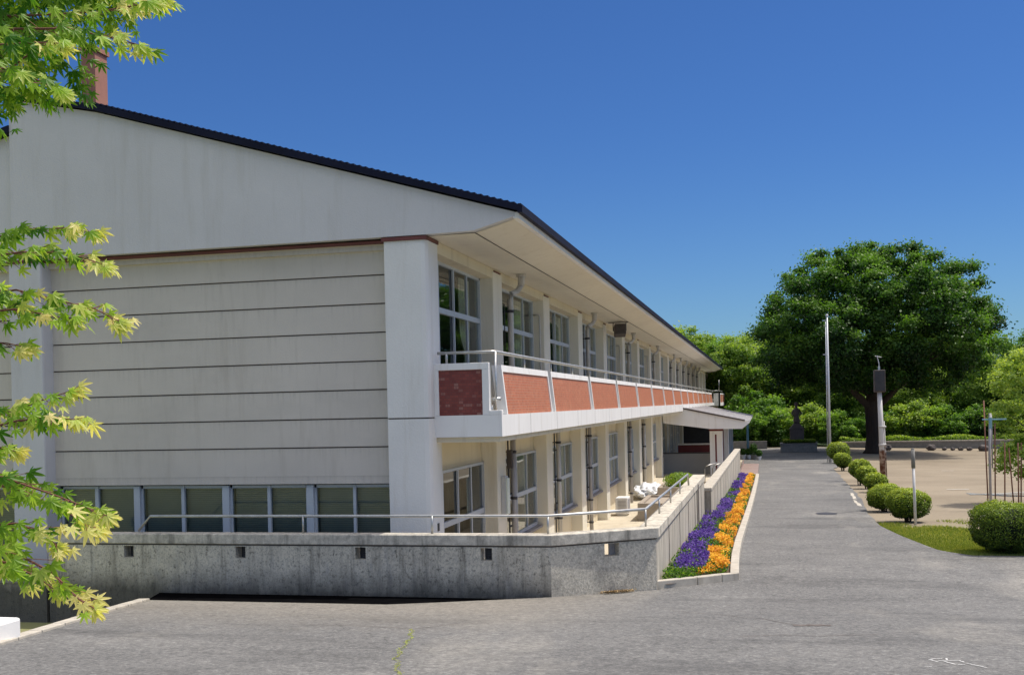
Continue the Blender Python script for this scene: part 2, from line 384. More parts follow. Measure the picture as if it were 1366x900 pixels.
# asphalt
def aspalt_rows():
    rows = sorted(set([-12+.9*i for i in range(32)]+[y for y, _ in LB]+[14.97, 15.4, 15.7, 16.0, 16.34, 16.38, 17.43]+[22.35, 22.45, 22.9]+[18+.9*i for i in range(86)]))
    vs = []; fs = []; n = 41
    for y in rows:
        if y <= 14.96: l = lin(LB, y)
        elif y < 16.36: l = -5.4+(y-14.97)/1.37*2.15
        elif y < 17.43: l = -3.2+(y-16.38)/1.05*1.52
        elif y < 54: l = -1.66
        elif y < 70: l = -.30
        else: l = -3.2 if y > 78 else -1.4
        r = 60 if y < 22.4 else lin(RB, y)+.10*mn.noise(Vector((y*.9, 3, 0)))+.05*mn.noise(Vector((y*4, 7, 0)))
        for i in range(n):
            t = i/(n-1); x = l+(r-l)*(t if r < 20 else t**2.2)
            vs.append((x, y, zg(x, y)+.004))
    for j in range(len(rows)-1):
        for i in range(n-1):
            a = j*n+i; fs.append((a, a+1, a+1+n, a+n))
    mb = MB(); mb.v = vs; mb.f = fs; mb.mi = [0]*len(fs); return mb
tag(aspalt_rows().build('asphalt_road', 'asphalt', smooth=True), 'worn grey asphalt forecourt and driveway', kind='structure')
dc = MB(); dc.add([(-9.4, 14.85, -2.93), (-5.6, 14.85, -2.93), (-3.2, 16.345, -2.985), (-9.9, 16.345, -2.985)], [(0, 1, 2, 3)])  # flat sheet whose near-black colour stands in for shade at the wall foot
M['shade_strip'] = grain('painted_shade', (.004, .004, .0045), .4, 5, 1); M['shade_strip'].node_tree.nodes['Principled BSDF'].inputs['Specular IOR Level'].default_value = 0
tag(dc.build('wall_foot_shade', 'shade_strip'), 'black strip of painted shade along the foot of the retaining wall', kind='structure')
# terrace floor and brick paving
tb = MB(); tb.add([(-60, 16.3, -4.1), (-1.55, 16.3, -4.1), (-1.55, 30, -4.1), (-1.2, 54, -4.1), (-1.2, 84, -4.1), (-1.2, 140, -4.09), (-60, 140, -4.09)], [(0, 1, 2, 3, 4, 5, 6)])
tag(tb.build('terrace_paving', 'terrace'), 'sunken concrete terrace floor along the building', kind='structure')
bp = MB()
yy = [54.6+.9*i for i in range(18)]
bv = []; bf = []
for y in yy: bv += [(-1.22, y, zg(0, y)+.045), (-.30, y, zg(0, y)+.045)]
for i in range(len(yy)-1): bf.append((2*i, 2*i+1, 2*i+3, 2*i+2))
bp.add(bv, bf); bp.box(-1.24, -1.22, 54.6, 69.9, -4.1, -3.72)
tag(bp.build('brick_path', 'brickpave'), 'pinkish brick paved path beyond the flower bed', kind='structure')
# kerb along the curved left edge of the asphalt
kb = MB()
kpts = [(lin(LB, y), y) for y in (8, 9.0, 9.9, 10.36, 11, 11.7, 12.26, 12.9, 13.5, 14.0, 14.6, 14.95)]
for i in range(len(kpts)-1):
    (x0, y0), (x1, y1) = kpts[i], kpts[i+1]
    n_ = Vector((-(y1-y0), (x1-x0), 0)).normalized()*.17
    g_ = .012; d_ = Vector((x1-x0, y1-y0, 0)).normalized()*g_
    a = (x0+d_.x, y0+d_.y); b = (x1-d_.x, y1-d_.y)
    kb.add([(a[0], a[1], zs(y0)-.9), (b[0], b[1], zs(y1)-.9), (b[0]+n_.x, b[1]+n_.y, zs(y1)-.9), (a[0]+n_.x, a[1]+n_.y, zs(y0)-.9),
            (a[0], a[1], zs(y0)+.035), (b[0], b[1], zs(y1)+.035), (b[0]+n_.x, b[1]+n_.y, zs(y1)+.035), (a[0]+n_.x, a[1]+n_.y, zs(y0)+.035)],
           [(0,3,2,1),(4,5,6,7),(0,1,5,4),(1,2,6,5),(2,3,7,6),(3,0,4,7)])
tag(kb.build('kerb', 'kerb', bevel=.01), 'low concrete kerb curving along the asphalt edge', kind='structure')

# ------------------------------------------------------------------ the school building
B = empty('school_building', (-9, 17.3, -4.1), 'long two storey pale school building with navy roof and red tiled balcony', 'building')
binv = Matrix.Translation(B.location).inverted()
def part(mb, name, mats, parent=None, **kw):
    o = mb.build(name, mats, **kw); o.parent = parent or B
    if parent is None: o.matrix_parent_inverse = binv
    return o
GY = 17.3; END = 129.6
XF, XW = -5.4, -5.7
PIL = [(21.9+5.35*k, 22.7+5.35*k) for k in range(21)]

# corner pillars with softened corner
def corner_pillar(x0, x1, ch):
    mb = MB()
    prof = [(x0, GY), (x1-ch, GY), (x1-.3*ch, GY+.3*ch*.6), (x1, GY+ch), (x1, 17.95), (x0, 17.95)]
    mb.prism_z(prof, -4.1, -.185, 0)
    p2 = [(x*1, y) for x, y in prof]
    mb.prism_z([(x0+.015, GY+.015), (x1-ch-.01, GY+.015), (x1-.015, GY+ch+.01), (x1-.015, 17.94), (x0+.015, 17.94)], -.19, -.155, 1)
    mb.prism_z(p2, -.16, 2.80, 0)
    return mb
part(corner_pillar(-6.14, -5.4, .10), 'corner_pillar', ['stucco', 'groove'])
part(corner_pillar(-13.39, -12.73, .04), 'corner_pillar', ['stucco_grey', 'groove'])
part(corner_pillar(-21.2, -20.5, .04), 'corner_pillar', ['stucco_grey', 'groove'])
def drips():
    m = M['siding']; nt = m.node_tree; b = nt.nodes['Principled BSDF']; src = b.inputs['Base Color'].links[0].from_socket
    g = nt.nodes.new('ShaderNodeNewGeometry'); s_ = nt.nodes.new('ShaderNodeSeparateXYZ'); L(nt, g.outputs['Position'], s_.inputs[0])
    u = math_(nt, 'FRACT', math_(nt, 'DIVIDE', math_(nt, 'SUBTRACT', 2.29, s_.outputs['Z']), .49))
    fall = math_(nt, 'POWER', math_(nt, 'SUBTRACT', 1, u), 3)
    st = noise(nt, pos(nt, (9, 1, .25)), 1.7, 5, .7)
    k = math_(nt, 'MULTIPLY', fall, ramp(nt, st, [(.50, (0, 0, 0)), (.75, (.4, .4, .4))]))
    c = mixc(nt, k, src, (.22, .20, .175))
    c = mixc(nt, math_(nt, 'MULTIPLY', math_(nt, 'POWER', fall, 6), .35), c, (.25, .23, .20))
    blot = noise(nt, pos(nt, (.5, 1, 1)), 1.1, 5, .6)
    c = mixc(nt, ramp(nt, blot, [(.50, (0, 0, 0)), (.75, (.28, .28, .28))]), c, (.40, .375, .34))
    L(nt, c, b.inputs['Base Color'])
drips()
# gable siding boards, split by joints
JZ = [2.29, 1.80, 1.31, .82, .33, -.16, -.65]
def siding(x0, x1):
    mb = MB(); zz = [2.72]+JZ+[-1.29]
    for a, b in zip(zz, zz[1:]):
        mb.box(x0, x1, 17.60, 17.66, b+.012, a-.012, 0)
    mb.box(x0, x1, 17.625, 17.70, -1.28, 2.72, 1)
    mb.box(x0, x1, 17.52, 17.68, 2.70, 2.80, 0)
    return mb
for a, b in ((-12.73, -6.14), (-20.5, -13.39)):
    o = part(siding(a, b), 'gable_siding', ['siding', 'groove'])
# red-brown string course
mb = MB(); mb.box(-12.6, -6.16, 17.42, 17.6, 2.80, 2.845); mb.box(-6.18, -5.385, 17.27, 17.98, 2.803, 2.862); mb.box(-13.42, -12.7, 17.27, 17.98, 2.803, 2.862)
part(mb, 'string_course', 'redtrim')
# upper gable wall, right half higher than the left half
mb = MB(); mb.prism_y([(-13.3, 2.86), (-5.42, 2.88), (-4.58, 2.895), (-3.87, 3.09), (-3.87, 3.16), (-11.5, 5.42), (-13.3, 5.80)], 17.28, 17.5)
part(mb, 'gable_wall', 'stucco_grey')
mb = MB(); mb.prism_y([(-21.9, 2.86), (-13.3, 2.86), (-13.3, 5.19), (-21.9, 2.95)], 17.40, 17.6)
part(mb, 'gable_wall', 'stucco_grey')
mb = MB(); mb.box(-13.3, -13.12, 17.5, END, 4.9, 5.75); part(mb, 'clerestory_wall', 'stucco_grey')
# roof with standing seams
def roof_slab(pts, th, y0, y1):
    mb = MB(); top = pts; bot = [(x, z-th) for x, z in reversed(pts)]
    mb.prism_y(list(reversed(top+bot)) if False else bot[::-1]+top[::-1], y0, y1); return mb
rp = [(-13.45, 5.99), (-11.5, 5.57), (-3.80, 3.29)]
mb = MB(); mb.prism_y([(-3.80, 3.17), (-3.80, 3.27), (-11.5, 5.545), (-13.45, 5.96), (-13.45, 5.86), (-11.5, 5.44)], 17.18, END+.3)
mb.prism_y([(-3.84, 3.275), (-3.84, 3.30), (-11.5, 5.57), (-11.5, 5.552)], 17.30, END+.2)
for i in range(70):          # tile edge ribs seen in silhouette on the verge
    t = i/69; x = -3.9+(-7.6)*t; z = 3.305+2.265*t
    mb.box(x-.05, x+.05, 17.2, 18.6, z-.02, z+.006)
part(mb, 'roof', 'navy')
mb = MB(); mb.prism_y([(-13.3, 5.20), (-13.3, 5.33), (-22.3, 2.98), (-22.3, 2.85)][::-1], 17.25, END); part(mb, 'roof', 'navy')
mb = MB(); mb.box(-3.80, -3.72, 17.18, END+.3, 3.13, 3.25); mb.box(-3.795, -3.74, 17.18, END+.3, 3.25, 3.275); part(mb, 'gutter', 'navy')
mb = MB(); mb.box(-3.90, -3.805, 17.285, END, 3.055, 3.155); part(mb, 'fascia_board', 'white')
mb = MB()
mb.add([(-5.9, 17.45, 2.87), (-4.59, 17.45, 2.88), (-4.59, END, 2.88), (-5.9, END, 2.87)], [(0, 3, 2, 1)])
mb.add([(-4.575, 17.45, 2.885), (-3.88, 17.45, 3.08), (-3.88, END, 3.08), (-4.575, END, 2.885)], [(0, 3, 2, 1)])
mb.add([(-6, 17.45, 3.0), (-4.3, 17.45, 3.0), (-4.3, END, 3.0), (-6, END, 3.0)], [(0, 1, 2, 3)])
mb.box(-4.588, -4.577, 17.45, END, 2.872, 2.8795, 1)
part(mb, 'soffit', ['soffit', 'groove'])
mb = MB(); mb.box(-5.7, -5.42, 17.95, END, 2.66, 2.867); part(mb, 'lintel_beam', 'facade')
mb = MB(); mb.box(-14.32, -13.98, 21.0, 21.45, 5.2, 7.93); mb.box(-14.36, -13.94, 20.96, 21.49, 7.93, 8.03)
part(mb, 'chimney', 'chimney')
# gable ground-floor windows with blinds
mbf = MB()
GW = [(-12.70, -11.99, -11.92, -11.17), (-11.05, -10.24, -10.18, -9.41), (-9.28, -8.56, -8.50, -7.80), (-7.67, -6.95, -6.90, -6.14)]
def gable_window(a, b, c, d):
    f = MB(); z0, z1 = -3.0, -1.30
    f.box(a, d, 17.72, 17.80, z1-.05, z1); f.box(a, d, 17.72, 17.80, z0, z0+.06)
    f.box(a, a+.035, 17.72, 17.80, z0, z1); f.box(d-.035, d, 17.72, 17.80, z0, z1); f.box(b, c, 17.70, 17.78, z0, z1)
    w = part(f, 'window', 'winframe')
    p = MB(); p.add([(a+.03, 17.75, z0+.05), (d-.03, 17.75, z0+.05), (d-.03, 17.75, z1-.04), (a+.03, 17.75, z1-.04)], [(0, 1, 2, 3)])
    pp = p.build('pane', 'glass_low', w)
    q = MB()
    for i in range(44):
        z = z1-.06-i*.037
        q.add([(a+.04, 17.835, z), (d-.04, 17.835, z), (d-.04, 17.850, z-.034), (a+.04, 17.850, z-.034)], [(0, 1, 2, 3)])
    q.build('blind', 'blind', w)
for g_ in GW: gable_window(*g_)
gable_window(-14.9, -14.25, -14.19, -13.42)
gable_window(-16.6, -15.85, -15.79, -15.05)
for a, b in ((-11.17, -11.05), (-9.41, -9.28), (-7.80, -7.67)):
    mb = MB(); mb.box(a, b, 17.66, 17.9, -4.1, -1.3); part(mb, 'window_post', 'winframe')
mb = MB(); mb.box(-20.5, -6.14, 17.72, 17.9, -4.1, -3.0); part(mb, 'gable_base_wall', 'siding')
# pilasters: one shared mesh
pm = MB()
pm.box(XW-.1, XF, 0, .8, -4.1, -.56); pm.box(XW-.1, XF, 0, .8, -.2, 2.80)
pm.box(XF-.02, XF+.012, .12, .68, 2.80, 2.835, 1)
pmesh = pm.mesh('pilaster', ['pilaster', 'redtrim'])
pils = []
for i, (a, b) in enumerate(PIL):
    o = bpy.data.objects.new('pilaster', pmesh); col.objects.link(o); o.location = (0, a, 0); o.parent = B; o.matrix_parent_inverse = binv
    if True:
        bv_ = o.modifiers.new('bevel', 'BEVEL'); bv_.width = .03; bv_.segments = 2; bv_.limit_method = 'ANGLE'
# walls: parapet zones between windows
mb = MB()
mb.box(XW-.15, XW-.04, 17.95, END, -1.15, -.56)       # above ground-floor windows
mb.box(XW-.15, XW-.04, 21.9, END, -4.1, -3.08)        # below ground-floor windows
mb.box(XW-.15, XW-.04, 17.95, END, -.35, .0)
mb.box(XW-.15, XW-.04, 17.95, END, 2.66, 2.87)
part(mb, 'facade_wall', 'facade')
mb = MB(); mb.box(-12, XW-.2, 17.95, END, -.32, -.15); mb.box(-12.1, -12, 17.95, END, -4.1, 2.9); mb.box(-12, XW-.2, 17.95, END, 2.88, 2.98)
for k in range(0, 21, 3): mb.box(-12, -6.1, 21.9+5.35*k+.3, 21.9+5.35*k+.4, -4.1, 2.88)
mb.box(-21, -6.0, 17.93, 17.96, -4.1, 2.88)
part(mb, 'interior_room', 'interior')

# facade windows; local origin at bay start, u along +y
def window_meshes(w, z0, z1, zt, n, key):
    f = MB(); x0, x1 = XW-.05, XW+.02
    f.box(x0, x1, 0, w, z1-.05, z1); f.box(x0, x1, 0, w, z0, z0+.06); f.box(x0, x1-.005, 0, w, zt-.05, zt+.05)
    f.box(x0, x1, 0, .04, z0, z1); f.box(x0, x1, w-.04, w, z0, z1)
    for i in range(1, n):
        u = w*i/n; d = .0 if i % 2 else .02
        f.box(x0+.01+d, x1-.012+d*.5, u-.025, u+.025, z0, z1)
    p = MB()
    for i in range(n):
        u0, u1 = w*i/n+.02, w*(i+1)/n-.02; xx = XW-.01-(i % 2)*.018
        t = (random.random()-.5)*.004
        for a, b in ((z0+.05, zt-.045), (zt+.045, z1-.045)):
            p.add([(xx, u0, a), (xx+t, u1, a), (xx+t, u1, b), (xx, u0, b)], [(0, 1, 2, 3)])
    return f.mesh('window', 'winframe'), p.mesh('pane', 'glass')
def curtain_mesh(y0, y1, z0, z1, tied=True):
    c = MB(); n = 34; rows = 14; vs = []; fs = []
    for j in range(rows+1):
        t = j/rows; z = z0+(z1-z0)*t
        pinch = 1-.55*math.exp(-((t-.38)/.13)**2) if tied else 1
        for i in range(n+1):
            s_ = i/n; u = y1-(y1-y0)*s_*pinch
            x = XW-.22+.035*math.sin(s_*n*1.15+.4*math.sin(j*.7))*pinch
            vs.append((x, u, z))
    for j in range(rows):
        for i in range(n):
            a = j*(n+1)+i; fs.append((a, a+1, a+n+2, a+n+1))
    c.add(vs, fs); return c.mesh('curtain', 'curtain', True)
f2, p2 = window_meshes(4.55, .02, 2.66, 1.77, 4, 'up')
f2a, p2a = window_meshes(3.95, .02, 2.66, 1.77, 4, 'up')
f1, p1 = window_meshes(4.55, -3.05, -1.15, -2.12, 4, 'dn')
f1a, p1a = window_meshes(3.95, -4.08, -1.15, -2.15, 4, 'dn')
cu = [curtain_mesh(3.45, 4.5, .05, 2.6), curtain_mesh(3.0, 4.5, .05, 2.6, False), curtain_mesh(3.0, 3.85, .05, 2.6)]
cd = [curtain_mesh(.1, 4.5, -3.0, -1.2, False), curtain_mesh(2.6, 4.5, -3.0, -1.2, False)]
def linkpart(name, me, parent, loc=None, top=False):
    o = bpy.data.objects.new(name, me); col.objects.link(o); o.parent = parent
    if top: o.matrix_parent_inverse = binv
    if loc: o.location = loc
    return o
starts = [17.95]+[b for a, b in PIL[:-1]]
for i, y in enumerate(starts):
    w = linkpart('window', f2a if i == 0 else f2, B, (0, y, 0), True)
    linkpart('pane', p2a if i == 0 else p2, w)
    if i < 12: linkpart('curtain', cu[2] if i == 0 else cu[(i*7+i//2) % 2], w)
    w = linkpart('window', f1a if i == 0 else f1, B, (0, y, 0), True)
    linkpart('pane', p1a if i == 0 else p1, w)
    if 0 < i < 10: linkpart('curtain', cd[i % 2], w)
    if 0 < i < 14:
        s_ = MB(); s_.box(XW-.03, XW+.16, .02, 4.53, -3.11, -3.055)
        linkpart('window_sill', s_.mesh('window_sill', 'sill'), w)

# balcony: slab, fascia band, tiled parapet panels
mb = MB()
mb.box(XW, -4.30, 17.66, 128, -.60, -.515)
part(mb, 'balcony_slab', 'facade')
mb = MB(); mb.box(-5.42, -4.24, 17.60, 17.72, -.51, -.145); mb.box(-4.36, -4.24, 17.72, 60.4, -.51, -.145); mb.box(-4.36, -4.24, 60.4, 100, -.40, -.145)
mb.box(XW, -4.36, 17.72, 128, -.30, -.20)
o = part(mb, 'balcony_band', 'white')
# thin joints in the band
mb = MB()
for k in range(34): mb.box(-4.2405, -4.2385, 19.9+2.675*k, 19.912+2.675*k, -.51, -.145)
part(mb, 'band_joint', 'groove')
def lean(z): return -.09*(z+.14)/.84
def panel_long(y0, y1):
    """white frame leaning inwards, tile inset"""
    mb = MB(); zb, zt = -.145, .70; xb, xt = -4.245, -4.245-.09
    def slab(ya, yb, za, zc, off, th, m=0):
        xa = -4.245+lean(za)+off; xc = -4.245+lean(zc)+off
        mb.add([(xa-th, ya, za), (xa, ya, za), (xa, yb, za), (xa-th, yb, za), (xc-th, ya, zc), (xc, ya, zc), (xc, yb, zc), (xc-th, yb, zc)],
               [(0,3,2,1),(4,5,6,7),(0,1,5,4),(1,2,6,5),(2,3,7,6),(3,0,4,7)], m)
    slab(y0, y1, .585, .70, 0, .17); slab(y0, y0+.07, zb, .585, 0, .17); slab(y1-.07, y1, zb, .585, 0, .17)
    fr = part(mb, 'parapet_panel', 'white')
    mb = MB(); slab(y0+.07, y1-.07, zb+.002, .584, -.022, .13); mb.build('tile_face', 'tile', fr).matrix_parent_inverse = Matrix.Identity(4)
    return fr
edges = [18.02]+[(a+b)/2 for a, b in PIL[:15]]
bounds = []
for i in range(15):
    bounds.append((edges[i]+(0 if i == 0 else .16), edges[i+1]-.16))
def fixchild(fr):
    pass
for y0, y1 in bounds:
    fr = panel_long(y0, y1)
for e in edges[1:]:
    mb = MB(); mb.box(-4.52, -4.42, e-.3, e+.3, -.2, .62); part(mb, 'parapet_backing', 'pipe_grey')
# projecting last bays of the balcony
mb = MB(); mb.box(-4.3, -3.72, 100.0, 100.12, -.45, .70); mb.box(-3.86, -3.70, 100, 121, -.45, -.14); mb.box(-3.86, -3.70, 100, 121, .585, .70)
for k in range(5): mb.box(-3.86, -3.69, 100+5.2*k, 100.12+5.2*k, -.14, .585)
fr = part(mb, 'parapet_panel', 'white')
mb = MB(); mb.box(-3.84, -3.72, 100.1, 120.9, -.138, .583); mb.build('tile_face', 'tile', fr)
# end panel facing the camera side
mb = MB(); mb.box(-5.44, -4.45, 17.60, 17.73, .62, .735); mb.box(-5.44, -5.33, 17.60, 17.73, -.145, .62); mb.box(-4.57, -4.45, 17.60, 17.73, -.145, .62)
mb.box(-4.45, -4.24, 17.60, 17.72, -.145, -.07)
fr = part(mb, 'parapet_panel', 'white', bevel=.008)
mb = MB(); mb.box(-5.33, -4.57, 17.625, 17.70, -.143, .622); mb.build('tile_face', 'tile_end', fr)
# balcony railing
mb = MB(); rz = .915
mb.tube([(-5.36, 17.68, rz), (-4.42, 17.68, rz), (-4.36, 17.74, rz), (-4.36, 99.5, rz)], .026)
mb.tube([(-4.43, 17.9, rz-.005), (-4.43, 99.5, rz-.005)], .02, 6)
mb.tube([(-4.36, 17.72, rz), (-4.36, 17.72, .14), (-4.40, 17.80, .10), (-4.52, 17.95, .10)], .022)
mb.tube([(-5.2, 17.68, rz), (-5.2, 17.68, .73)], .022)
for k in range(31): mb.tube([(-4.40, 20.2+2.675*k, rz), (-4.40, 20.2+2.675*k, .69)], .018, 6)
mb.tube([(-4.36, 99.5, rz), (-3.8, 100.1, rz), (-3.8, 121, rz)], .026); mb.tube([(-3.8, 100.1, rz), (-3.8, 100.1, 1.9)], .03)
part(mb, 'balcony_railing', 'steel', smooth=True)
mb = MB(); mb.tube([(-4.50, 17.86, .02), (-4.50, 17.86, -.12)], .05, 10); mb.tube([(-4.54, 17.8, .12), (-4.30, 17.8, .12)], .03, 8)
part(mb, 'railing_socket', 'steel', smooth=True)
# drainpipes: upper storey in every second bay and lower storey at each pilaster
def pipe_upper():
    mb = MB()
    mb.tube([(-5.10, .62, 2.87), (-5.10, .62, 2.62)], .075, 10); mb.tube([(-5.10, .62, 2.885), (-5.10, .62, 2.82)], .11, 10)
    mb.tube([(-5.10, .62, 2.64), (-5.18, .55, 2.50), (-5.28, .42, 2.44), (-5.31, .40, 2.32), (-5.31, .40, -.2)], .062, 10)
    for z in (2.05, 1.1, .1):
        mb.tube([(-5.31, .40, z-.03), (-5.31, .40, z+.03)], .08, 10, 1); mb.box(-5.6, -5.31, .385, .415, z-.015, z+.015, 1)
    mb.tube([(-5.46, .20, 2.2), (-5.40, .22, 2.2), (-5.40, .22, 1.2)], .012, 5, 1)
    return mb.mesh('drainpipe', ['pipe', 'dark'], True)
pu = pipe_upper()
for k in (0, 2, 4, 6, 8, 9, 10, 11, 12, 13): linkpart('drainpipe', pu, B, (0, PIL[k][1]-.05, 0), True)
def pipe_thin():
    mb = MB(); mb.tube([(-5.66, 0, 2.3), (-5.52, 0, 2.3), (-5.50, 0, 2.24), (-5.50, 0, -.2)], .022, 6); return mb.mesh('conduit', 'pipe', True)
pt = pipe_thin()
for k in (1, 4, 6): linkpart('conduit', pt, B, (0, PIL[k][0]-.06, 0), True)
def pipe_lower(var):
    mb = MB(); mb.tube([(-5.30, .26, -.58), (-5.30, .26, -4.08)], .06, 10)
    for z in (-1.0, -2.0, -3.0, -3.7):
        mb.tube([(-5.30, .26, z-.03), (-5.30, .26, z+.03)], .075, 10, 1); mb.box(-5.5, -5.30, .25, .27, z-.012, z+.012, 1)
    mb.tube([(-5.37, .08, -.62), (-5.37, .08, -3.6)], .018, 6, 1)
    if var: mb.tube([(-5.37, .44, -.9), (-5.37, .44, -3.95)], .024, 6, 0)
    for z in (-1.2, -1.9, -2.6): mb.box(-5.38, -5.34, .05, .5, z-.015, z+.015, 1)
    return mb.mesh('drainpipe', ['pipe_grey', 'dark'] if not var else ['pipe', 'dark'], True)
pl = [pipe_lower(0), pipe_lower(1)]
for k in (0, 1, 2, 4, 5): linkpart('drainpipe', pl[k % 2], B, (0, PIL[k][1], 0), True)
mb = MB(); mb.box(-5.40, -5.28, 22.74, 22.86, -1.35, -.95); part(mb, 'junction_box', 'brownbox', bevel=.01)
mb = MB(); mb.box(-5.398, -5.30, 22.18, 22.42, -2.32, -1.48); lb = part(mb, 'wall_lamp', 'alu', bevel=.01)
mb = MB(); mb.box(-5.30, -5.255, 22.20, 22.40, -2.28, -1.52); mb.build('diffuser', 'diffuser', lb, bevel=.015)
# small square openings and meter on the corner pillar
mb = MB(); mb.box(-5.402, -5.385, 17.58, 17.66, -2.09, -1.96); part(mb, 'outlet_cover', 'dark')
# entrance canopy
mb = MB(); mb.prism_y([(-5.33, -1.17), (-2.8, -1.52), (-1.10, -1.54), (-.72, -1.24), (-.72, -1.18), (-4.24, -.42), (-5.4, -.42)][::1], 60.0, 84)
part(mb, 'canopy', 'white')
mb = MB(); mb.prism_y([(-4.24, -.415), (-.70, -1.175), (-.70, -1.13), (-4.24, -.36)], 60.25, 83.8, 0)
for k in range(8): mb.prism_y([(-4.24, -.36), (-.70, -1.13), (-.70, -1.11), (-4.24, -.335)], 62+3*k, 62.06+3*k, 0)
part(mb, 'canopy_roof', 'pipe_grey')
mb = MB(); mb.prism_y([(-4.24, -.42), (-.95, -1.13), (-.95, -1.055), (-4.24, -.33)], 59.93, 60.25); part(mb, 'canopy_trim', 'brownbox')
for y in (61, 72, 82):
    mb = MB(); mb.box(-2.89, -2.20, y, y+.7, -4.1, -1.66); cl = part(mb, 'canopy_column', 'white', bevel=.015)
    mb = MB(); mb.box(-2.92, -2.17, y-.03, y+.73, -1.66, -1.50); mb.box(-2.60, -2.51, y-.012, y+.1, -3.9, -1.85); mb.build('column_band', 'bench', cl)
# porch wall and entrance glazing
mb = MB(); mb.box(-5.55, -2.89, 62.2, 62.4, -4.1, -2.95); mb.box(-5.6, -2.89, 62.14, 62.46, -2.95, -2.89, 1); part(mb, 'porch_wall', ['entrygrey', 'dark'])
for k in range(6):
    mb = MB(); mb.box(-5.39, -5.30, 62.8+1.7*k, 62.9+1.7*k, -4.1, -1.2); part(mb, 'entrance_mullion', 'winframe')
mb = MB(); mb.box(-5.55, -2.7, 78, 78.1, -4.1, -1.2); part(mb, 'entrance_screen', 'dark')
# downpipe at the near eave end of canopy
mb = MB(); mb.tube([(-1.15, 83.6, -1.5), (-1.15, 83.6, -4.1)], .09); mb.tube([(-1.5, 82, -1.6), (-1.2, 83.6, -1.7)], .05); part(mb, 'drainpipe', 'bluepaint', smooth=True)

# loudspeaker hung from the soffit
sp = empty('loudspeaker', (-4.85, 38.2, 2.86), 'dark box loudspeaker hung on a bracket under the long white eave', 'loudspeaker')
mb = MB(); mb.box(-.2, .2, -.22, .22, -.50, -.12); o = mb.build('speaker_box', 'brownbox', sp, bevel=.03); o.rotation_euler = (R(-14), 0, R(12))
mb = MB(); mb.box(-.40, .30, -.02, .02, -.03, 0); mb.box(-.24, -.215, -.02, .02, -.32, -.02); mb.box(.215, .24, -.02, .02, -.32, -.02); mb.build('bracket', 'dark', sp)

# ------------------------------------------------------------------ retaining walls
RW = empty('retaining_wall', (-3.2, 16.4, -2.98), 'weathered grey concrete retaining wall with square vents and steel handrail', 'wall')
rinv = Matrix.Translation(RW.location).inverted()
def rpart(mb, name, mats, parent=None, **kw):
    o = mb.build(name, mats, **kw); o.parent = parent or RW
    if parent is None: o.matrix_parent_inverse = rinv
    return o
def wall_holes(mb, p0, p1, z0, z1, th, holes, m=0):
    """wall from p0 to p1 (plan), th thick to the left of travel, holes (u0,u1,v0,v1)"""
    p0 = Vector(p0).to_3d(); p1 = Vector(p1).to_3d(); d = (p1-p0); Ln = d.length; d.normalize(); n = Vector((-d.y, d.x, 0))
    us = sorted(set([0, Ln]+[h[0] for h in holes]+[h[1] for h in holes])); vs_ = sorted(set([z0, z1]+[h[2] for h in holes]+[h[3] for h in holes]))
    def P(u, v, w): q = p0+d*u+n*w; return (q.x, q.y, v)
    for i in range(len(us)-1):
        for j in range(len(vs_)-1):
            uc = (us[i]+us[i+1])/2; vc = (vs_[j]+vs_[j+1])/2
            if any(h[0] < uc < h[1] and h[2] < vc < h[3] for h in holes): continue
            for w in (0, th):
                mb.add([P(us[i], vs_[j], w), P(us[i+1], vs_[j], w), P(us[i+1], vs_[j+1], w), P(us[i], vs_[j+1], w)], [(0, 1, 2, 3)], m)
    for (a, b, c, e) in list(holes)+[(0, Ln, z0, z1)]:
        mb.add([P(a, c, 0), P(b, c, 0), P(b, c, th), P(a, c, th)], [(0, 1, 2, 3)], m); mb.add([P(a, e, 0), P(b, e, 0), P(b, e, th), P(a, e, th)], [(0, 1, 2, 3)], m)
        mb.add([P(a, c, 0), P(a, e, 0), P(a, e, th), P(a, c, th)], [(0, 1, 2, 3)], m); mb.add([P(b, c, 0), P(b, e, 0), P(b, e, th), P(b, c, th)], [(0, 1, 2, 3)], m)
WA = 16.35
hs = [(x+12.0-.09, x+12.0+.09, -2.40, -2.205) for x in (-10.46, -8.41, -6.32, -4.24)]
mb = MB(); wall_holes(mb, (-12.0, WA), (-3.22, WA), -4.2, -2.19, .22, hs)
rpart(mb, 'wall_panel', 'weathered')
mb = MB(); c2 = Vector((-1.71, 17.43)); c1 = Vector((-3.22, WA)); ln = (c2-c1).length
wall_holes(mb, (-3.22, WA), (-1.71, 17.43), -4.2, -2.19, .22, [(.93, 1.19, -2.40, -2.20)])
rpart(mb, 'wall_panel', 'roughcast')
mb = MB(); wall_holes(mb, (-1.71, 17.43), (-1.60, 30.0), -4.2, -2.19, .26, [])
mb.box(-1.60, -1.585, 27.0, 27.25, -3.2, -2.05, 1)
for y in (19.6, 21.9, 24.2, 26.3, 28.6): mb.box(-1.705+(y-17.43)*.00875-.01, -1.705+(y-17.43)*.00875+.0035, y, y+.025, -3.3, -2.19, 1)
rpart(mb, 'wall_panel', ['boardwall', 'groove'])
# vents' louvres, with added backing plates that darken the openings
mb = MB()
for x in (-10.46, -8.41, -6.32, -4.24):
    for k in range(5): mb.box(x-.0, x+.085, WA+.10, WA+.12, -2.385+.036*k, -2.365+.036*k)
    mb.box(x-.06, x+.09, WA+.16, WA+.18, -2.40, -2.205)
rpart(mb, 'vent_louvre_backing', 'dark')
mb = MB(); mb.prism_z([(-2.42, 17.10), (-2.20, 17.26), (-2.22, 17.29), (-2.44, 17.13)], -2.40, -2.2); rpart(mb, 'vent_louvre_backing', 'pipe_grey')  # added grey plate hides the sunlit terrace and darkens this opening
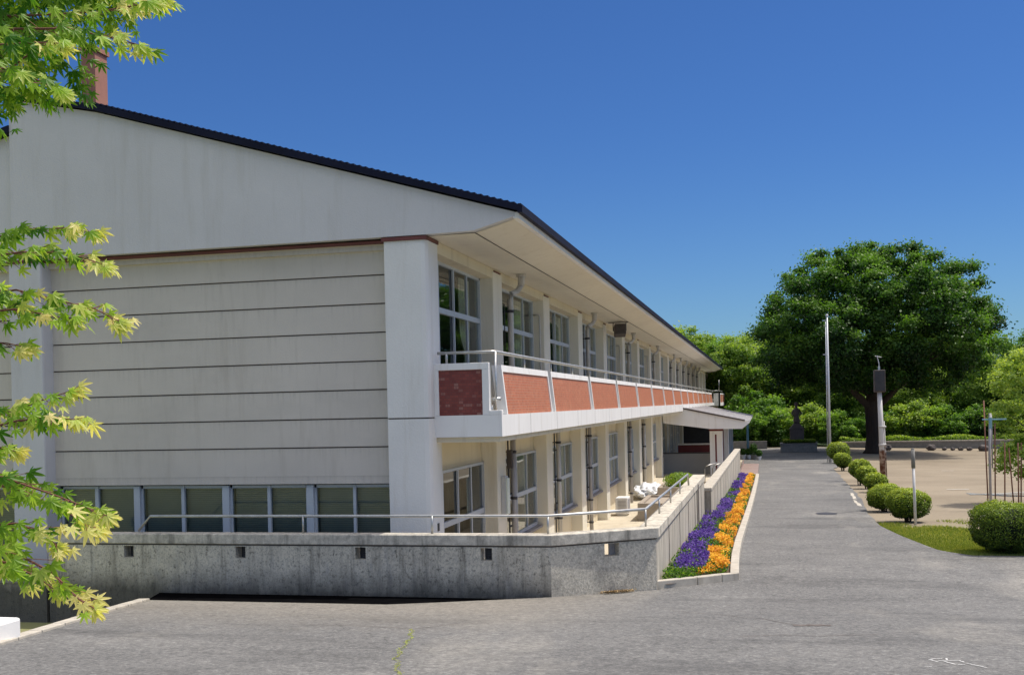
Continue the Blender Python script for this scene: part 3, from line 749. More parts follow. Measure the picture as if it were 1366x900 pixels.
# cap with shadow joint, three runs mitred
mb = MB()
mb.prism_z([(-12.03, WA-.025), (-3.205, WA-.025), (-1.66, 17.40), (-1.575, 30.02), (-1.90, 30.02), (-1.99, 17.56), (-3.33, WA+.26), (-12.03, WA+.26)], -2.165, -2.0, 0)
mb.prism_z([(-12.0, WA+.01), (-3.22, WA+.01), (-1.725, 17.44), (-1.62, 29.98), (-1.85, 29.98), (-1.95, 17.6), (-3.3, WA+.22), (-12.0, WA+.22)], -2.195, -2.16, 1)
rpart(mb, 'wall_cap', ['cap', 'groove'], bevel=.012)
mb = MB(); mb.box(-24, -12.06, WA, WA+.3, -4.4, -2.86); mb.box(-24, -12.04, WA-.02, WA+.32, -2.86, -2.80); rpart(mb, 'wall_panel', 'weathered')
# handrail
mb = MB(); h = -1.72
mb.tube([(-10.35, 16.48, -1.97), (-10.12, 16.48, h), (-3.28, 16.50, h), (-1.88, 17.55, h), (-1.76, 25.9, h), (-1.755, 26.1, -1.98)], .024, 8)
for p in ((-7.35, 16.48), (-5.15, 16.48), (-3.28, 16.50), (-1.88, 17.55), (-1.85, 19.6), (-1.82, 21.7), (-1.79, 23.8)): mb.tube([(p[0], p[1], h), (p[0], p[1], -2.0)], .018, 6)
rpart(mb, 'handrail', 'steel', smooth=True)
# second, lower wall
W2 = empty('ramp_wall', (-1.4, 30.2, -3.3), 'lower pale streaky concrete wall running beside the flowers to the canopy', 'wall')
mb = MB(); wall_holes(mb, (-1.42, 30.05), (-1.12, 54.2), -4.2, -2.46, .24, []); 
for y in np.arange(31.5, 54, 1.8): mb.box(-1.42+(y-30.05)*.0124-.01, -1.42+(y-30.05)*.0124+.004, y, y+.03, -3.7, -2.46, 1)
o = mb.build('wall_panel', ['boardwall', 'groove']); o.parent = W2; o.matrix_parent_inverse = Matrix.Translation(W2.location).inverted()
mb = MB(); mb.prism_z([(-1.40, 30.03), (-1.10, 54.22), (-1.38, 54.22), (-1.69, 30.03)], -2.46, -2.36); o = mb.build('wall_cap', 'kerb', bevel=.02); o.parent = W2; o.matrix_parent_inverse = Matrix.Translation(W2.location).inverted()

# ------------------------------------------------------------------ flower bed
CX = [(17.62, -1.71), (18.55, -.60)]
edge = [(-1.75, 17.50), (-1.46, 17.70), (-.74, 18.55), (-.46, 18.62), (-.50, 20.0), (-.53, 24), (-.38, 33.6), (-.27, 46), (-.24, 54.6)]
def off(pl, d):
    out = []
    for i, p in enumerate(pl):
        a = Vector(pl[max(0, i-1)]); b = Vector(pl[min(len(pl)-1, i+1)]); t = (b-a).normalized(); out.append((p[0]-t.y*d, p[1]+t.x*d))
    return out
kz = .13
edge = [(-1.72, 17.50), (-1.10, 18.02), (-.72, 18.40), (-.45, 18.62), (-.47, 19.6), (-.50, 21.5), (-.50, 24), (-.44, 28.8), (-.38, 33.6), (-.32, 40), (-.27, 47), (-.24, 54.5), ]
inn = off(edge, .15)
BK = MB()
segs = list(range(len(edge)-1))
for i in segs:
    a, b = Vector(edge[i]), Vector(edge[i+1]); ai, bi = Vector(inn[i]), Vector(inn[i+1])
    d = (b-a).normalized()*.006
    q = [a+d, b-d, bi-d, ai+d]
    if i == 2: pass
    z0 = [zs(p.y)-.1 for p in q]; z1 = [zs(p.y)+kz for p in q]
    BK.add([(p.x, p.y, z) for p, z in zip(q, z0)]+[(p.x, p.y, z) for p, z in zip(q, z1)], [(0,3,2,1),(4,5,6,7),(0,1,5,4),(1,2,6,5),(2,3,7,6),(3,0,4,7)])
BK.box(-1.1, -.24, 54.5, 54.66, zs(54.5)-.1, zs(54.5)+kz)
tag(BK.build('flowerbed_kerb', 'kerb', bevel=.012), 'pale concrete kerb edging the long flower bed beside the driveway', 'kerb')
def wallx(y): return -1.71+(y-17.43)*.00875 if y < 30 else -1.42+(y-30.05)*.0124
def kerbx(y): return lin([(17.5, -1.6), (18.02, -1.25), (18.4, -.9), (18.7, -.62), (19.6, -.62), (24, -.65), (33.6, -.53), (54.5, -.39)], y)
sb = MB(); ysb = [17.6+.6*i for i in range(62)]
vs = []; fs = []
for y in ysb: vs += [(wallx(y)+.005, y, zs(y)+.07), (kerbx(y), y, zs(y)+.07)]
for i in range(len(ysb)-1): fs.append((2*i, 2*i+1, 2*i+3, 2*i+2))
sb.add(vs, fs); tag(sb.build('soil', 'soil'), 'dark soil filling the flower bed', kind='structure')

def leafcloud(name, P, Nn, size, tone, mats, aspect=1.0, parent=None, mi=None, shape=4, core=None, fold=0.0):
    """P centres (n,3), Nn normals (n,3), size (n,), tone (n,) -> quad leaves as one mesh; core: MB appended with 2nd material"""
    n = len(P); Nn = Nn/np.maximum(1e-6, np.linalg.norm(Nn, axis=1, keepdims=True))
    rnd = rng.normal(size=(n, 3)); U = np.cross(Nn, rnd); U /= np.maximum(1e-6, np.linalg.norm(U, axis=1, keepdims=True)); V = np.cross(Nn, U)
    s = size[:, None]
    if shape == 4:   # pointed leaf
        offs = [(-1, 0, 0), (-.1, -.62*aspect, fold), (1, 0, 0), (-.1, .62*aspect, fold)]
    else:            # rounder petals
        offs = [(math.cos(2*math.pi*k/shape), math.sin(2*math.pi*k/shape), fold*(k % 2)) for k in range(shape)]
    k = len(offs); co = np.empty((n, k, 3), np.float32)
    for i, (a, b, c) in enumerate(offs): co[:, i] = P+U*s*a+V*s*b+Nn*s*c
    cv = np.zeros((0, 3)); nf2 = 0; cf = []
    if core: cv = np.array(core.v); cf = core.f
    nv = n*k+len(cv)
    me = bpy.data.meshes.new(name); me.vertices.add(nv)
    me.vertices.foreach_set('co', np.concatenate([co.reshape(-1, 3), cv]).astype(np.float32).ravel())
    li = np.arange(n*k, dtype=np.int32); ls = np.arange(n, dtype=np.int32)*k; tot = [k]*n
    if cf:
        ex = np.array([i+n*k for f in cf for i in f], dtype=np.int32); cl = np.array([len(f) for f in cf])
        ls = np.concatenate([ls, n*k+np.concatenate([[0], np.cumsum(cl)[:-1]])]).astype(np.int32); li = np.concatenate([li, ex])
    me.loops.add(len(li)); me.loops.foreach_set('vertex_index', li)
    me.polygons.add(len(ls)); me.polygons.foreach_set('loop_start', ls)
    for m in mats: me.materials.append(M[m])
    mid = np.zeros(len(ls), np.int32); mid[n:] = 1 if len(mats) > 1 else 0
    if mi is not None: mid[:n] = mi
    me.polygons.foreach_set('material_index', mid)
    at = me.attributes.new('tone', 'FLOAT', 'POINT'); tt = np.zeros(nv, np.float32); tt[:n*k] = np.repeat(tone, k); at.data.foreach_set('value', tt)
    me.update(calc_edges=True); me.validate()
    return me
def obj(name, me, parent=None):
    o = bpy.data.objects.new(name, me); col.objects.link(o)
    if parent: o.parent = parent
    return o

def flowers(name, y0, y1, f0, f1, mat, n, label, seed):
    r = np.random.default_rng(seed); y = y0+(y1-y0)*r.random(n)**1.0
    # density follows clumps
    cl = r.random((170, 2)); cl[:, 0] = y0+(y1-y0)*cl[:, 0]
    P = []; S_ = []; T = []; Nn = []
    for (cy, cf) in cl:
        m = n//170; yy_ = cy+r.normal(size=m)*.16; ff = cf+r.normal(size=m)*.18
        ok = (yy_ > y0) & (yy_ < y1) & (ff > -.06) & (ff < 1.06); yy_ = yy_[ok]; ff = ff[ok]
        hh = .08+r.random()*.15; tn = r.random()*.5+.15
        for a, b in zip(yy_, ff):
            mg = .05+.13*max(0, 1-(a-17.6)/9); x = wallx(a)+mg+(kerbx(a)-wallx(a)-mg-.05)*(f0+(f1-f0)*b)+.03*math.sin(a*2.3)
            if a < 18.75 and x > kerbx(a)-.08: continue
            P.append((x, a, zs(a)+.08+hh*(.55+.5*r.random()))); S_.append(.015+.008*r.random()); T.append(min(1, max(0, tn+r.normal()*.22)))
            Nn.append((r.normal()*.5+.1, r.normal()*.5-.6, .8))
    me = leafcloud(name, np.array(P), np.array(Nn), np.array(S_), np.array(T), [mat], shape=5, fold=.25)
    o = obj(name, me); tag(o, label, 'flowers', kind='stuff'); return o
flowers('violet_pansies', 18.25, 52.6, .0, .56, 'violet', 21000, 'deep violet pansies planted along the wall side of the bed', 3)
flowers('orange_marigolds', 18.45, 52.9, .60, 1.0, 'orange', 22000, 'bright orange and yellow marigolds along the kerb side of the bed', 4)
# low foliage in the bed
r_ = np.random.default_rng(5); n = 30000; y = 17.9+34.8*r_.random(n); f = r_.random(n)
x = np.array([wallx(a)+.03+(kerbx(a)-wallx(a)-.06)*b for a, b in zip(y, f)]); z = np.array([zs(a) for a in y])+.07+.17*r_.random(n)
me = leafcloud('bed_foliage', np.stack([x, y, z], 1), r_.normal(size=(n, 3))+np.array([0, 0, .6]), .018+.014*r_.random(n), r_.random(n)*.9, ['leaf_bg'])
tag(obj('bed_foliage', me), 'low green foliage between the bedding flowers', 'plants', kind='stuff')

# ------------------------------------------------------------------ things on the terrace
ac = empty('air_conditioner_unit', (-4.85, 39.3, -4.1), 'cream outdoor air conditioner unit standing on the sunny terrace', 'air conditioner')
mb = MB(); mb.box(-.45, .0, 0, .8, .06, .66); mb.box(-.40, -.05, .05, .12, 0, .06); mb.box(-.40, -.05, .68, .75, 0, .06); mb.build('casing', 'white', ac, bevel=.02)
mb = MB(); 
for k in range(9): mb.box(-.36, -.06, -.012, .0, .14+.05*k, .16+.05*k)
mb.box(.0, .012, .15, .65, .12, .60); mb.build('grille', 'pipe_grey', ac)
for i, (x0, x1, y0, y1, h_, lb) in enumerate([(-4.30, -1.95, 37.6, 41.0, .62, 'nearer low tan concrete planter box on the terrace behind the wall'), (-4.35, -2.0, 45.4, 48.8, .55, 'farther low tan concrete planter box on the terrace with green plants')]):
    mb = MB(); mb.box(x0, x1, y0, y0+.15, 0, h_); mb.box(x0, x1, y1-.15, y1, 0, h_); mb.box(x0, x0+.15, y0+.15, y1-.15, 0, h_); mb.box(x1-.15, x1, y0+.15, y1-.15, 0, h_); mb.box(x0+.15, x1-.15, y0+.15, y1-.15, 0, h_-.08)
    tag(mb.build('planter_box', 'boxgrey', loc=(0, 0, -4.1), bevel=.02), lb, 'planter', 'concrete planter boxes on the terrace')
# crumpled tarp
tm = bpy.data.meshes.new('tarpaulin_bundle'); bm = bmesh.new(); bmesh.ops.create_icosphere(bm, subdivisions=4, radius=1)
from mathutils import noise as mn
for v in bm.verts:
    c = v.co.copy(); k = 1+.28*mn.noise(c*2.1)+.14*abs(mn.noise(c*5.5))+.06*mn.noise(c*12)
    v.co = Vector((c.x*.55*k, c.y*1.7*k, max(-.02, (c.z*.32+.26)*k)))
bm.to_mesh(tm); bm.free(); tm.materials.append(M['tarp'])
o = obj('tarpaulin_bundle', tm); o.location = (-4.95, 47.2, -4.1); tag(o, 'crumpled white sheeting heaped on the terrace against the wall', 'sheeting')
# curved handrails by the entrance steps
for i, (x, y) in enumerate(((-2.75, 52.5), (-2.15, 50.5))):
    mb = MB()
    for dx in (0, .35):
        mb.tube([(x+dx, y+dx, -4.1), (x+dx, y+dx, -3.25), (x+dx+.07, y+dx, -3.1), (x+dx+.2, y+dx, -3.05), (x+dx+.55, y+dx+.6, -2.98 if i == 0 else -3.0)], .028, 8)
    tag(mb.build('step_handrail', 'steel', smooth=True), ['curved steel step handrail nearest the grey porch wall', 'curved steel step handrail just behind the pale concrete wall'][i], 'handrail', 'step handrails at the entrance')
mb = MB(); mb.box(-4.9, -3.05, 64.4, 65.2, -4.1, -2.55); mb.box(-4.9, -3.05, 64.36, 65.24, -2.55, -2.49, 1)
tag(mb.build('porch_planter', ['bench', 'white']), 'dark red planter trough under the entrance canopy', 'planter')

# ------------------------------------------------------------------ foliage generators
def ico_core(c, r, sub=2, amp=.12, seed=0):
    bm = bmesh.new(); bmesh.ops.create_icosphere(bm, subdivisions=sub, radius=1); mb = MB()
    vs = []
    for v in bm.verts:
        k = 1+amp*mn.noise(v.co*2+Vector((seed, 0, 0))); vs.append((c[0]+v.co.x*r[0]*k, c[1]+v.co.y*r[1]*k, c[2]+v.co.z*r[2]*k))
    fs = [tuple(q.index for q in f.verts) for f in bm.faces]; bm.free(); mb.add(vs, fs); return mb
def clumps(centres, radii, per, size, r, tone_fn, flat=.62, outward=.45):
    P = []; Nn = []; S_ = []; T = []
    for c, rad in zip(centres, radii):
        m = int(per*(rad/np.mean(radii))**2)
        d = r.normal(size=(m, 3)); d /= np.linalg.norm(d, axis=1, keepdims=True)
        rr = rad*np.abs(.62+.42*r.normal(size=m))[:, None]
        p = c+d*rr*np.array([1, 1, flat]); P.append(p)
        Nn.append(d*outward+r.normal(size=(m, 3))*.6+np.array([0, 0, .30]))
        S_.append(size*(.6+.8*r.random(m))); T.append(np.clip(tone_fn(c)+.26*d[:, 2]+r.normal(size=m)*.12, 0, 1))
    return np.concatenate(P), np.concatenate(Nn), np.concatenate(S_), np.concatenate(T)

def broad_tree_mesh(seed, rx, rz_up, rz_dn, n_cl, per, size, mats, tone0=.45, cr=(.75, 1.5), fill=.35, lobe=.14):
    """crown centred on local origin (0,0,0) at widest level"""
    r = np.random.default_rng(seed); C = []; Rr = []
    for i in range(n_cl):
        d = r.normal(size=3); d /= np.linalg.norm(d)
        lob = 1+lobe*math.sin(3*math.atan2(d[1], d[0])+seed)+lobe*.6*math.sin(5*math.atan2(d[1], d[0])+2*seed+4*d[2])
        k = (1-.28*r.random()) if r.random() > fill else .3+.5*r.random()
        C.append((d[0]*rx*k*lob, d[1]*rx*k*lob, d[2]*(rz_up if d[2] > 0 else rz_dn)*k*(.9+.1*lob))); Rr.append(cr[0]+(cr[1]-cr[0])*r.random())
    C = np.array(C); Rr = np.array(Rr)
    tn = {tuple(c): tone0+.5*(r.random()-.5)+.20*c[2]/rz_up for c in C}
    P, Nn, S_, T = clumps(C, Rr, per, size, r, lambda c: tn[tuple(c)])
    return leafcloud('crown', P, Nn, S_, T, mats), C
def trunk_mesh(base_r, h, limbs, r, spread, name='trunk', z_fork=.35):
    mb = MB()
    pts = [(0, 0, -.1), (base_r*.1, 0, h*.15), (-base_r*.15, 0, h*.4), (0, 0, h*.65)]
    mb.tube([(0, 0, -.1), (0, 0, .15)]+pts[1:], [base_r*1.45, base_r*1.1, base_r, base_r*.85, base_r*.6], 12)
    for i in range(limbs):
        a = 2*math.pi*i/limbs+r.random()*.6; z0 = h*(z_fork+.25*r.random()); el = .5+.5*r.random()
        e = (math.cos(a)*spread*(.55+.4*r.random()), math.sin(a)*spread*(.55+.4*r.random()), z0+el*h*.55)
        m_ = (e[0]*.45, e[1]*.45, z0+(e[2]-z0)*.62)
        mb.tube([(0, 0, z0), m_, e], [base_r*.5, base_r*.3, base_r*.08], 7)
        for q in range(3):
            b2 = a+(q-1)*.7; mb.tube([m_, (m_[0]+math.cos(b2)*spread*.3, m_[1]+math.sin(b2)*spread*.3, m_[2]+h*.16)], [base_r*.2, base_r*.05], 5)
    return mb.mesh(name, 'bark', True)

# big zelkova
T1 = empty('zelkova_tree', (8.05, 85, -4.1), 'huge round topped dark green tree at the edge of the dirt field', 'tree')
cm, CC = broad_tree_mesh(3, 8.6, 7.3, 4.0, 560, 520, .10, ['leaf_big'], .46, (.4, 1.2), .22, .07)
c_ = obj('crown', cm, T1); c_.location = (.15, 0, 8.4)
rr_ = random.Random(4)
t_ = obj('trunk', trunk_mesh(.60, 8.0, 11, rr_, 7.5, z_fork=.36), T1)

# background trees: three crowns shared
bgm = []
for k, (s_, mt, tone) in enumerate(((11, 'leaf_bg', .5), (12, 'leaf_bg2', .55), (13, 'leaf_bg', .38), (14, 'leaf_bg2', .7))):
    me, _ = broad_tree_mesh(s_, 4.2, 4.6, 4.2, 190, 300, .11, [mt], tone, (.4, 1.15), .3); bgm.append(me)
tr_ = [trunk_mesh(.26, 6.5, 6, random.Random(k), 3.2, z_fork=.35) for k in range(2)]
BG = [ # x, y, scale, crown variant, label
 (-9.5, 142, 1.28, 1, 'bright leafy tree showing above the far end of the school roof'),
 (-4.2, 139, 1.12, 0, 'mid green tree just behind the far eave tip of the school'),
 (1.6, 122, 1.12, 3, 'shaded green tree between the school end and the stone monument'),
 (-1.8, 113, 1.0, 1, 'green tree rising above the entrance canopy tip'),
 (5.0, 114, 1.02, 3, 'light green tree directly behind the stone monument'),
 (7.6, 108, .8, 1, 'small pale green tree behind the flagpole'),
 (11, 120, .95, 0, 'leafy tree seen right of the flagpole under the big crown'),
 (14, 109, .78, 3, 'light green tree right of the big trunk'),
 (17.0, 118, .80, 2, 'dark tree in the far shade right of the big trunk'),
 (20.6, 107, .74, 1, 'olive tree behind the right part of the field wall'),
 (25.5, 112, .98, 2, 'tall dark tree at the right edge behind the young tree'),
 (30.5, 106, 1.05, 0, 'mid green tree beyond the right end of the field'),
 (36, 118, 1.2, 1, 'bright crowned tree standing farthest right behind the field'),
 (43, 110, 1.2, 0, 'broad green tree far right beyond the field edge'),
 (52, 116, 1.3, 2, 'dark broad tree outermost on the right behind the field'),
]
for i, (x, y, s_, k, lb) in enumerate(BG):
    e = empty('broadleaf_tree', (x, y, -4.3), lb, 'tree', 'trees beyond the field')
    e.scale = (s_, s_, s_); e.rotation_euler = (0, 0, i*1.3)
    c_ = obj('crown', bgm[k], e); c_.location = (0, 0, 6.2)
    obj('trunk', tr_[i % 2], e)
# shrubs in front of the far trees
shr = []
for k, (s_, mt, tone) in enumerate(((21, 'leaf_bg', .45), (22, 'leaf_bg2', .62), (23, 'leaf_bg', .3))):
    me, _ = broad_tree_mesh(s_, 1.9, 1.5, 1.3, 70, 260, .075, [mt], tone, (.25, .62), .35); me.name = 'foliage'; shr.append(me)
st_ = MB()
for q in range(5): st_.tube([(0, 0, -.1), (math.cos(q*1.3)*.5, math.sin(q*1.3)*.5, 1.1), (math.cos(q*1.3)*1.1, math.sin(q*1.3)*1.1, 2.0)], [.05, .035, .015], 5)
stm = st_.mesh('stem', 'bark')
SH = [(-5.5, 101, 1.25, 0, 'dark rounded shrub at the end of the building'), (-2.2, 99, 1.1, 2, 'deep shaded shrub behind the potted plants'),
 (.6, 98, 1.15, 0, 'green shrub left of the stone monument'), (3.6, 100, 1.2, 1, 'light shrub right behind the stone monument'), (6.4, 98, 1.0, 0, 'shrub at the foot of the flagpole'),
 (9.6, 99, 1.1, 2, 'dark shrub just right of the big trunk'), (12.3, 99, 1.2, 1, 'yellowish shrub behind the low field wall'), (15.0, 98.5, 1.1, 0, 'green shrub at the middle of the field wall'),
 (17.8, 99, 1.15, 2, 'shaded shrub right of the middle of the field wall'), (20.6, 98.6, 1.25, 1, 'pale shrub near the right end of the field wall'), (23.6, 99, 1.2, 0, 'green shrub beside the blue post line'),
 (27, 99, 1.3, 2, 'dark shrub at the right picture edge'), (31, 100, 1.3, 0, 'green shrub beyond the right picture edge'), (-.2, 104, 1.7, 2, 'tall dark shrub filling the gap beyond the brick path')]
for i, (x, y, s_, k, lb) in enumerate(SH):
    e = empty('shrub', (x, y, -4.25), lb, 'shrub', 'shrubs along the far edge'); e.scale = (s_*1.1, s_, s_); e.rotation_euler = (0, 0, i*2.1)
    c_ = obj('foliage', shr[k], e); c_.location = (0, 0, 1.45)
    obj('stem', stm, e)
# a far wooded mass that closes the horizon
r_ = np.random.default_rng(31)
C = np.stack([r_.uniform(-14, 75, 360), r_.uniform(146, 168, 360), r_.uniform(-3.5, 4.2, 360)], 1); Rr = r_.uniform(1.3, 2.6, 360)
P, Nn, S_, T = clumps(C, Rr, 110, .42, r_, lambda c: .38+.04*c[2]+.2*(hash((round(c[0], 2))) % 7)/7-.1)
tag(obj('woodland', leafcloud('woodland', P, Nn, S_, T, ['leaf_bg'])), 'distant green woodland closing the view behind the field', 'woodland', kind='stuff')

# clipped hedge balls
HB = [ # x,y,rx,z_top,z_bot,ground,label
 (4.5, 70, .66, -2.76, -3.78, 'farthest clipped bush, widest of the back pair by the road end'),
 (4.1, 60.4, .42, -2.94, -3.62, 'small mushroom shaped clipped bush second from the road end'),
 (3.85, 47, .45, -2.55, -3.25, 'clipped round bush third from the road end, tallest of the middle trio'),
 (3.92, 44.6, .37, -2.70, -3.33, 'middle clipped bush of the trio left of the rusty pole'),
 (4.05, 42.4, .40, -2.84, -3.42, 'low clipped bush touching the foot of the rusty pole'),
 (3.42, 33.5, .50, -2.55, -3.14, 'flat topped clipped bush behind the one at the white post'),
 (3.66, 30.1, .49, -2.41, -3.10, 'round clipped bush right behind the short white post'),
 (4.62, 22.95, .64, -2.15, -3.02, 'largest darkest clipped bush at the road corner on the right'),
]
for i, (x, y, rx, zt, zb, lb) in enumerate(HB):
    gz = zg(x, y); zb = min(zb, gz+.05) if i > 4 else zb-.10; h_ = zt-zb; big = i == 7
    e = empty('clipped_bush', (x, y, gz), lb, 'bush', 'clipped bushes along the road')
    rz = h_/2; cz = (zt+zb)/2-gz; r = np.random.default_rng(40+i)
    n = 26000 if big else (11000 if i > 4 else 5000); size = .017 if big else (.022 if i > 4 else .035)
    d = r.normal(size=(n, 3)); d /= np.linalg.norm(d, axis=1, keepdims=True)
    sq = np.sign(d)*np.abs(d)**(.72 if big else .85); sq[:, 2] *= 1.0
    bumpy = np.array([1+.13*mn.noise(Vector(q)*3+Vector((i*3, 0, 0)))+.05*mn.noise(Vector(q)*8) for q in d])[:, None]
    P = sq*np.array([rx*(1.04+.10*math.sin(i*2.3)), rx*1.0, rz*(1+.05*math.cos(i*1.7))])*bumpy*(.88+.15*r.random((n, 1)))
    lowk = 1-(.16 if i > 4 else .36)*np.clip(-P[:, 2]/rz, 0, 1)**1.6*(.5 if big else 1); P[:, 0] *= lowk; P[:, 1] *= lowk
    stray = r.random(n) < .07; P[stray] *= 1.03+.08*r.random((int(stray.sum()), 1)); P = P+np.array([0, 0, cz])
    T = np.clip(.36+.42*d[:, 2]+r.normal(size=n)*.16+(-.12 if big else .06), 0, 1)  # leaf tone puts sunlit tops and shaded undersides into the colour
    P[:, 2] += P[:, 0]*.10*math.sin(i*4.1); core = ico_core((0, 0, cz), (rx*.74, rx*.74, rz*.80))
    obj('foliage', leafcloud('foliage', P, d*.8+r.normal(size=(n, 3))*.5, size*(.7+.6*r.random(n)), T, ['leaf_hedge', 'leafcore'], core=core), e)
    mb = MB(); q_ = random.Random(i)
    for k in range(9 if i > 4 else 5):
        a = k*1.7+q_.random(); mb.tube([(math.cos(a)*.06, math.sin(a)*.06, -.05), (math.cos(a)*.10, math.sin(a)*.10, cz*.5), (math.cos(a)*rx*.5, math.sin(a)*rx*.5, cz)], [.026, .02, .01], 6)
    mb.build('stem', 'bark', e)

# young bright tree with stakes
Y1 = empty('young_tree', (8.0, 36.4, zg(8, 36.4)), 'young yellow green tree tied among brown stakes at the right edge', 'tree')
r = np.random.default_rng(77); C = []; Rr = []
for i in range(95):
    z = r.uniform(.85, 4.75); w = 1.15*math.sin(math.pi*min(1, (z-.3)/5.0))**.6; a = r.random()*6.28; k = math.sqrt(r.random())
    C.append((math.cos(a)*w*k, math.sin(a)*w*k, z)); Rr.append(.12+.24*r.random())
P, Nn, S_, T = clumps(np.array(C), np.array(Rr), 170, .045, r, lambda c: .68+.1*(c[2]-2)/2)
obj('crown', leafcloud('crown', P, Nn, S_, T, ['leaf_young']), Y1)
mb = MB(); mb.tube([(0, 0, -.1), (.03, 0, 1.2), (-.02, .02, 3.0), (0, 0, 4.5)], [.06, .05, .03, .01], 8)
for q in range(9): a = q*2.4; z = .9+.35*q; mb.tube([(0, 0, z), (math.cos(a)*.7, math.sin(a)*.7, z+.6)], [.02, .006], 5)
mb.build('trunk', 'bark', Y1, smooth=True)
STK = [(6.58, 35.5, 6.64, 3.2, 'leftmost tall red brown stake, rising highest beside the blue pole'), (6.90, 35.6, 6.86, 2.5, 'red brown stake just right of the blue pole'), (7.13, 35.4, 7.09, 1.9, 'short red brown stake second right of the blue pole'),
       (7.28, 35.6, 7.39, 1.75, 'red brown stake leaning right under the young tree'), (7.50, 35.4, 7.48, 1.9, 'upright red brown stake beside the leaning one'), (7.66, 35.7, 7.61, 1.9, 'red brown stake nearest the picture edge')]
for xt, y, xb, h_, lb in STK:
    g_ = zg(xb, y); mb = MB(); mb.tube([(0, 0, -.1), (xt-xb, 0, h_)], .021, 7)
    tag(mb.build('plant_stake', 'stake', loc=(xb, y, g_), smooth=True), lb, 'stake', 'red brown plant stakes around the young tree')
BP = empty('blue_post', (6.43, 34, zg(6.43, 34)), 'slim blue grey post with a pale blue cross bar among the stakes', 'post')
mb = MB(); mb.tube([(0, 0, -.1), (.0, 0, 1.6), (.04, 0, 2.8)], .036, 10); mb.tube([(.08, .05, 1.2), (.08, .05, 2.75)], .02, 6); mb.build('pole', 'pipe_grey', BP, smooth=True)
mb = MB(); mb.box(-.18, .48, -.02, .02, 2.60, 2.64); mb.box(-.0, .08, -.04, .04, 2.35, 2.68); mb.build('cross_bar', 'bluepaint', BP, bevel=.008)
mb = MB()
for a, b in (((6.35, 37), (8.6, 37.3)), ((6.35, 37.4), (8.6, 36.1)), ((6.35, 36.8), (8.5, 38.2))):
    a3 = (a[0], a[1], zg(*a)+.25); b3 = (b[0], b[1], zg(*b)+.25); mb.tube([a3, ((a3[0]+b3[0])/2, (a3[1]+b3[1])/2, a3[2]-.04), b3], .02, 5)
tag(mb.build('marker_tape', 'chalk'), 'white tape strung low between the red brown stakes', 'tape')

# ------------------------------------------------------------------ poles
FP = empty('flagpole', (4.10, 71.3, -4.06), 'tall silver flagpole at the far end of the driveway', 'flagpole')
mb = MB(); mb.tube([(0, 0, 0), (0, 0, 9.2)], [.085, .05], 12); mb.tube([(-.15, .1, 0), (-.09, .1, 8.9)], [.028, .022], 8); mb.build('pole', 'alu', FP, smooth=True)
mb = MB(); mb.lathe((0, 0, 9.2), [(.02, -.02), (.08, .04), (.09, .10), (.06, .16), (.01, .18)], 12); mb.box(-.24, .05, -.03, .03, 8.95, 9.0); mb.box(-.30, 0, -.04, .04, 6.8, 6.85); mb.build('pole_finial', 'alu', FP, smooth=False)
LP = empty('speaker_pole', (5.11, 50.3, zg(5.11, 50.3)), 'white pole with rusty foot carrying a dark box and an aerial', 'pole')
gz = zg(5.11, 50.3)
mb = MB(); mb.tube([(0, 0, 0), (-.03, 0, 2.2), (-.07, 0, 3.95)], [.125, .11, .095], 12); mb.tube([(.16, .02, .1), (.10, .02, 2.6)], .025, 6); mb.box(-.13, .17, -.13, .0, 2.32, 2.40); mb.box(-.15, .16, -.12, .0, 1.5, 1.62); mb.build('pole', 'rustpost', LP, smooth=True)
mb = MB(); mb.box(-.29, .18, -.2, .2, 3.88, 4.86); o = mb.build('speaker_box', 'brownbox', LP, bevel=.03)
mb = MB(); mb.box(-.25, .14, -.215, -.2, 3.95, 4.80); mb.build('grille', 'dark', LP)
mb = MB(); mb.tube([(-.06, 0, 4.86), (-.06, 0, 5.15), (-.14, 0, 5.5)], .02, 6); mb.tube([(-.22, 0, 5.48), (.05, 0, 5.42)], .012, 5); mb.box(-.10, -.02, -.04, .04, 4.86, 5.02); mb.build('aerial', 'alu', LP)
WP = empty('marker_post', (3.74, 29.3, zg(3.74, 29.3)), 'short plain white post in front of the round clipped bush', 'post')
mb = MB(); mb.tube([(0, 0, -.05), (-.02, 0, 1.45)], .035, 10); mb.build('post', 'whitepost', WP, smooth=True)
mb = MB(); mb.tube([(-.02, 0, 1.42), (-.027, 0, 1.90)], .05, 10); mb.tube([(-.027, 0, 1.90), (-.027, 0, 1.93)], [.045, .02], 10); mb.build('sleeve', 'stone', WP, smooth=True)

# ------------------------------------------------------------------ far end: monument, wall, rocks, pots
MN = empty('stone_monument', (2.65, 86, -4.1), 'dark stone monument on a hedged plinth at the end of the driveway', 'monument')
mb = MB(); mb.box(-1.35, 1.35, 0, 1.8, 0, .62); mb.box(-1.4, 1.4, -.05, 1.85, .62, .70); mb.build('plinth', 'stone', MN, bevel=.02)
mb = MB(); mb.box(-.62, .42, .5, 1.3, .70, 1.75); mb.prism_y([(-.70, 1.75), (.50, 1.75), (.12, 2.2), (-.32, 2.2)], .45, 1.35); mb.build('pedestal', 'darkstone', MN, bevel=.03)
bm = bmesh.new()
mb = MB(); mb.lathe((-.10, .9, 2.2), [(.22, 0), (.26, .25), (.17, .6), (.25, .85), (.23, 1.1), (.08, 1.22), (.13, 1.34), (.15, 1.5), (.09, 1.64), (.01, 1.68)], 14); mb.tube([(-.30, .9, 3.25), (-.45, .8, 2.95), (-.25, .7, 2.75)], [.07, .06, .045], 7); mb.tube([(.10, .9, 3.25), (.28, .8, 3.0), (.15, .68, 2.8)], [.07, .06, .045], 7)
mb.build('bust', 'darkstone', MN, smooth=True)
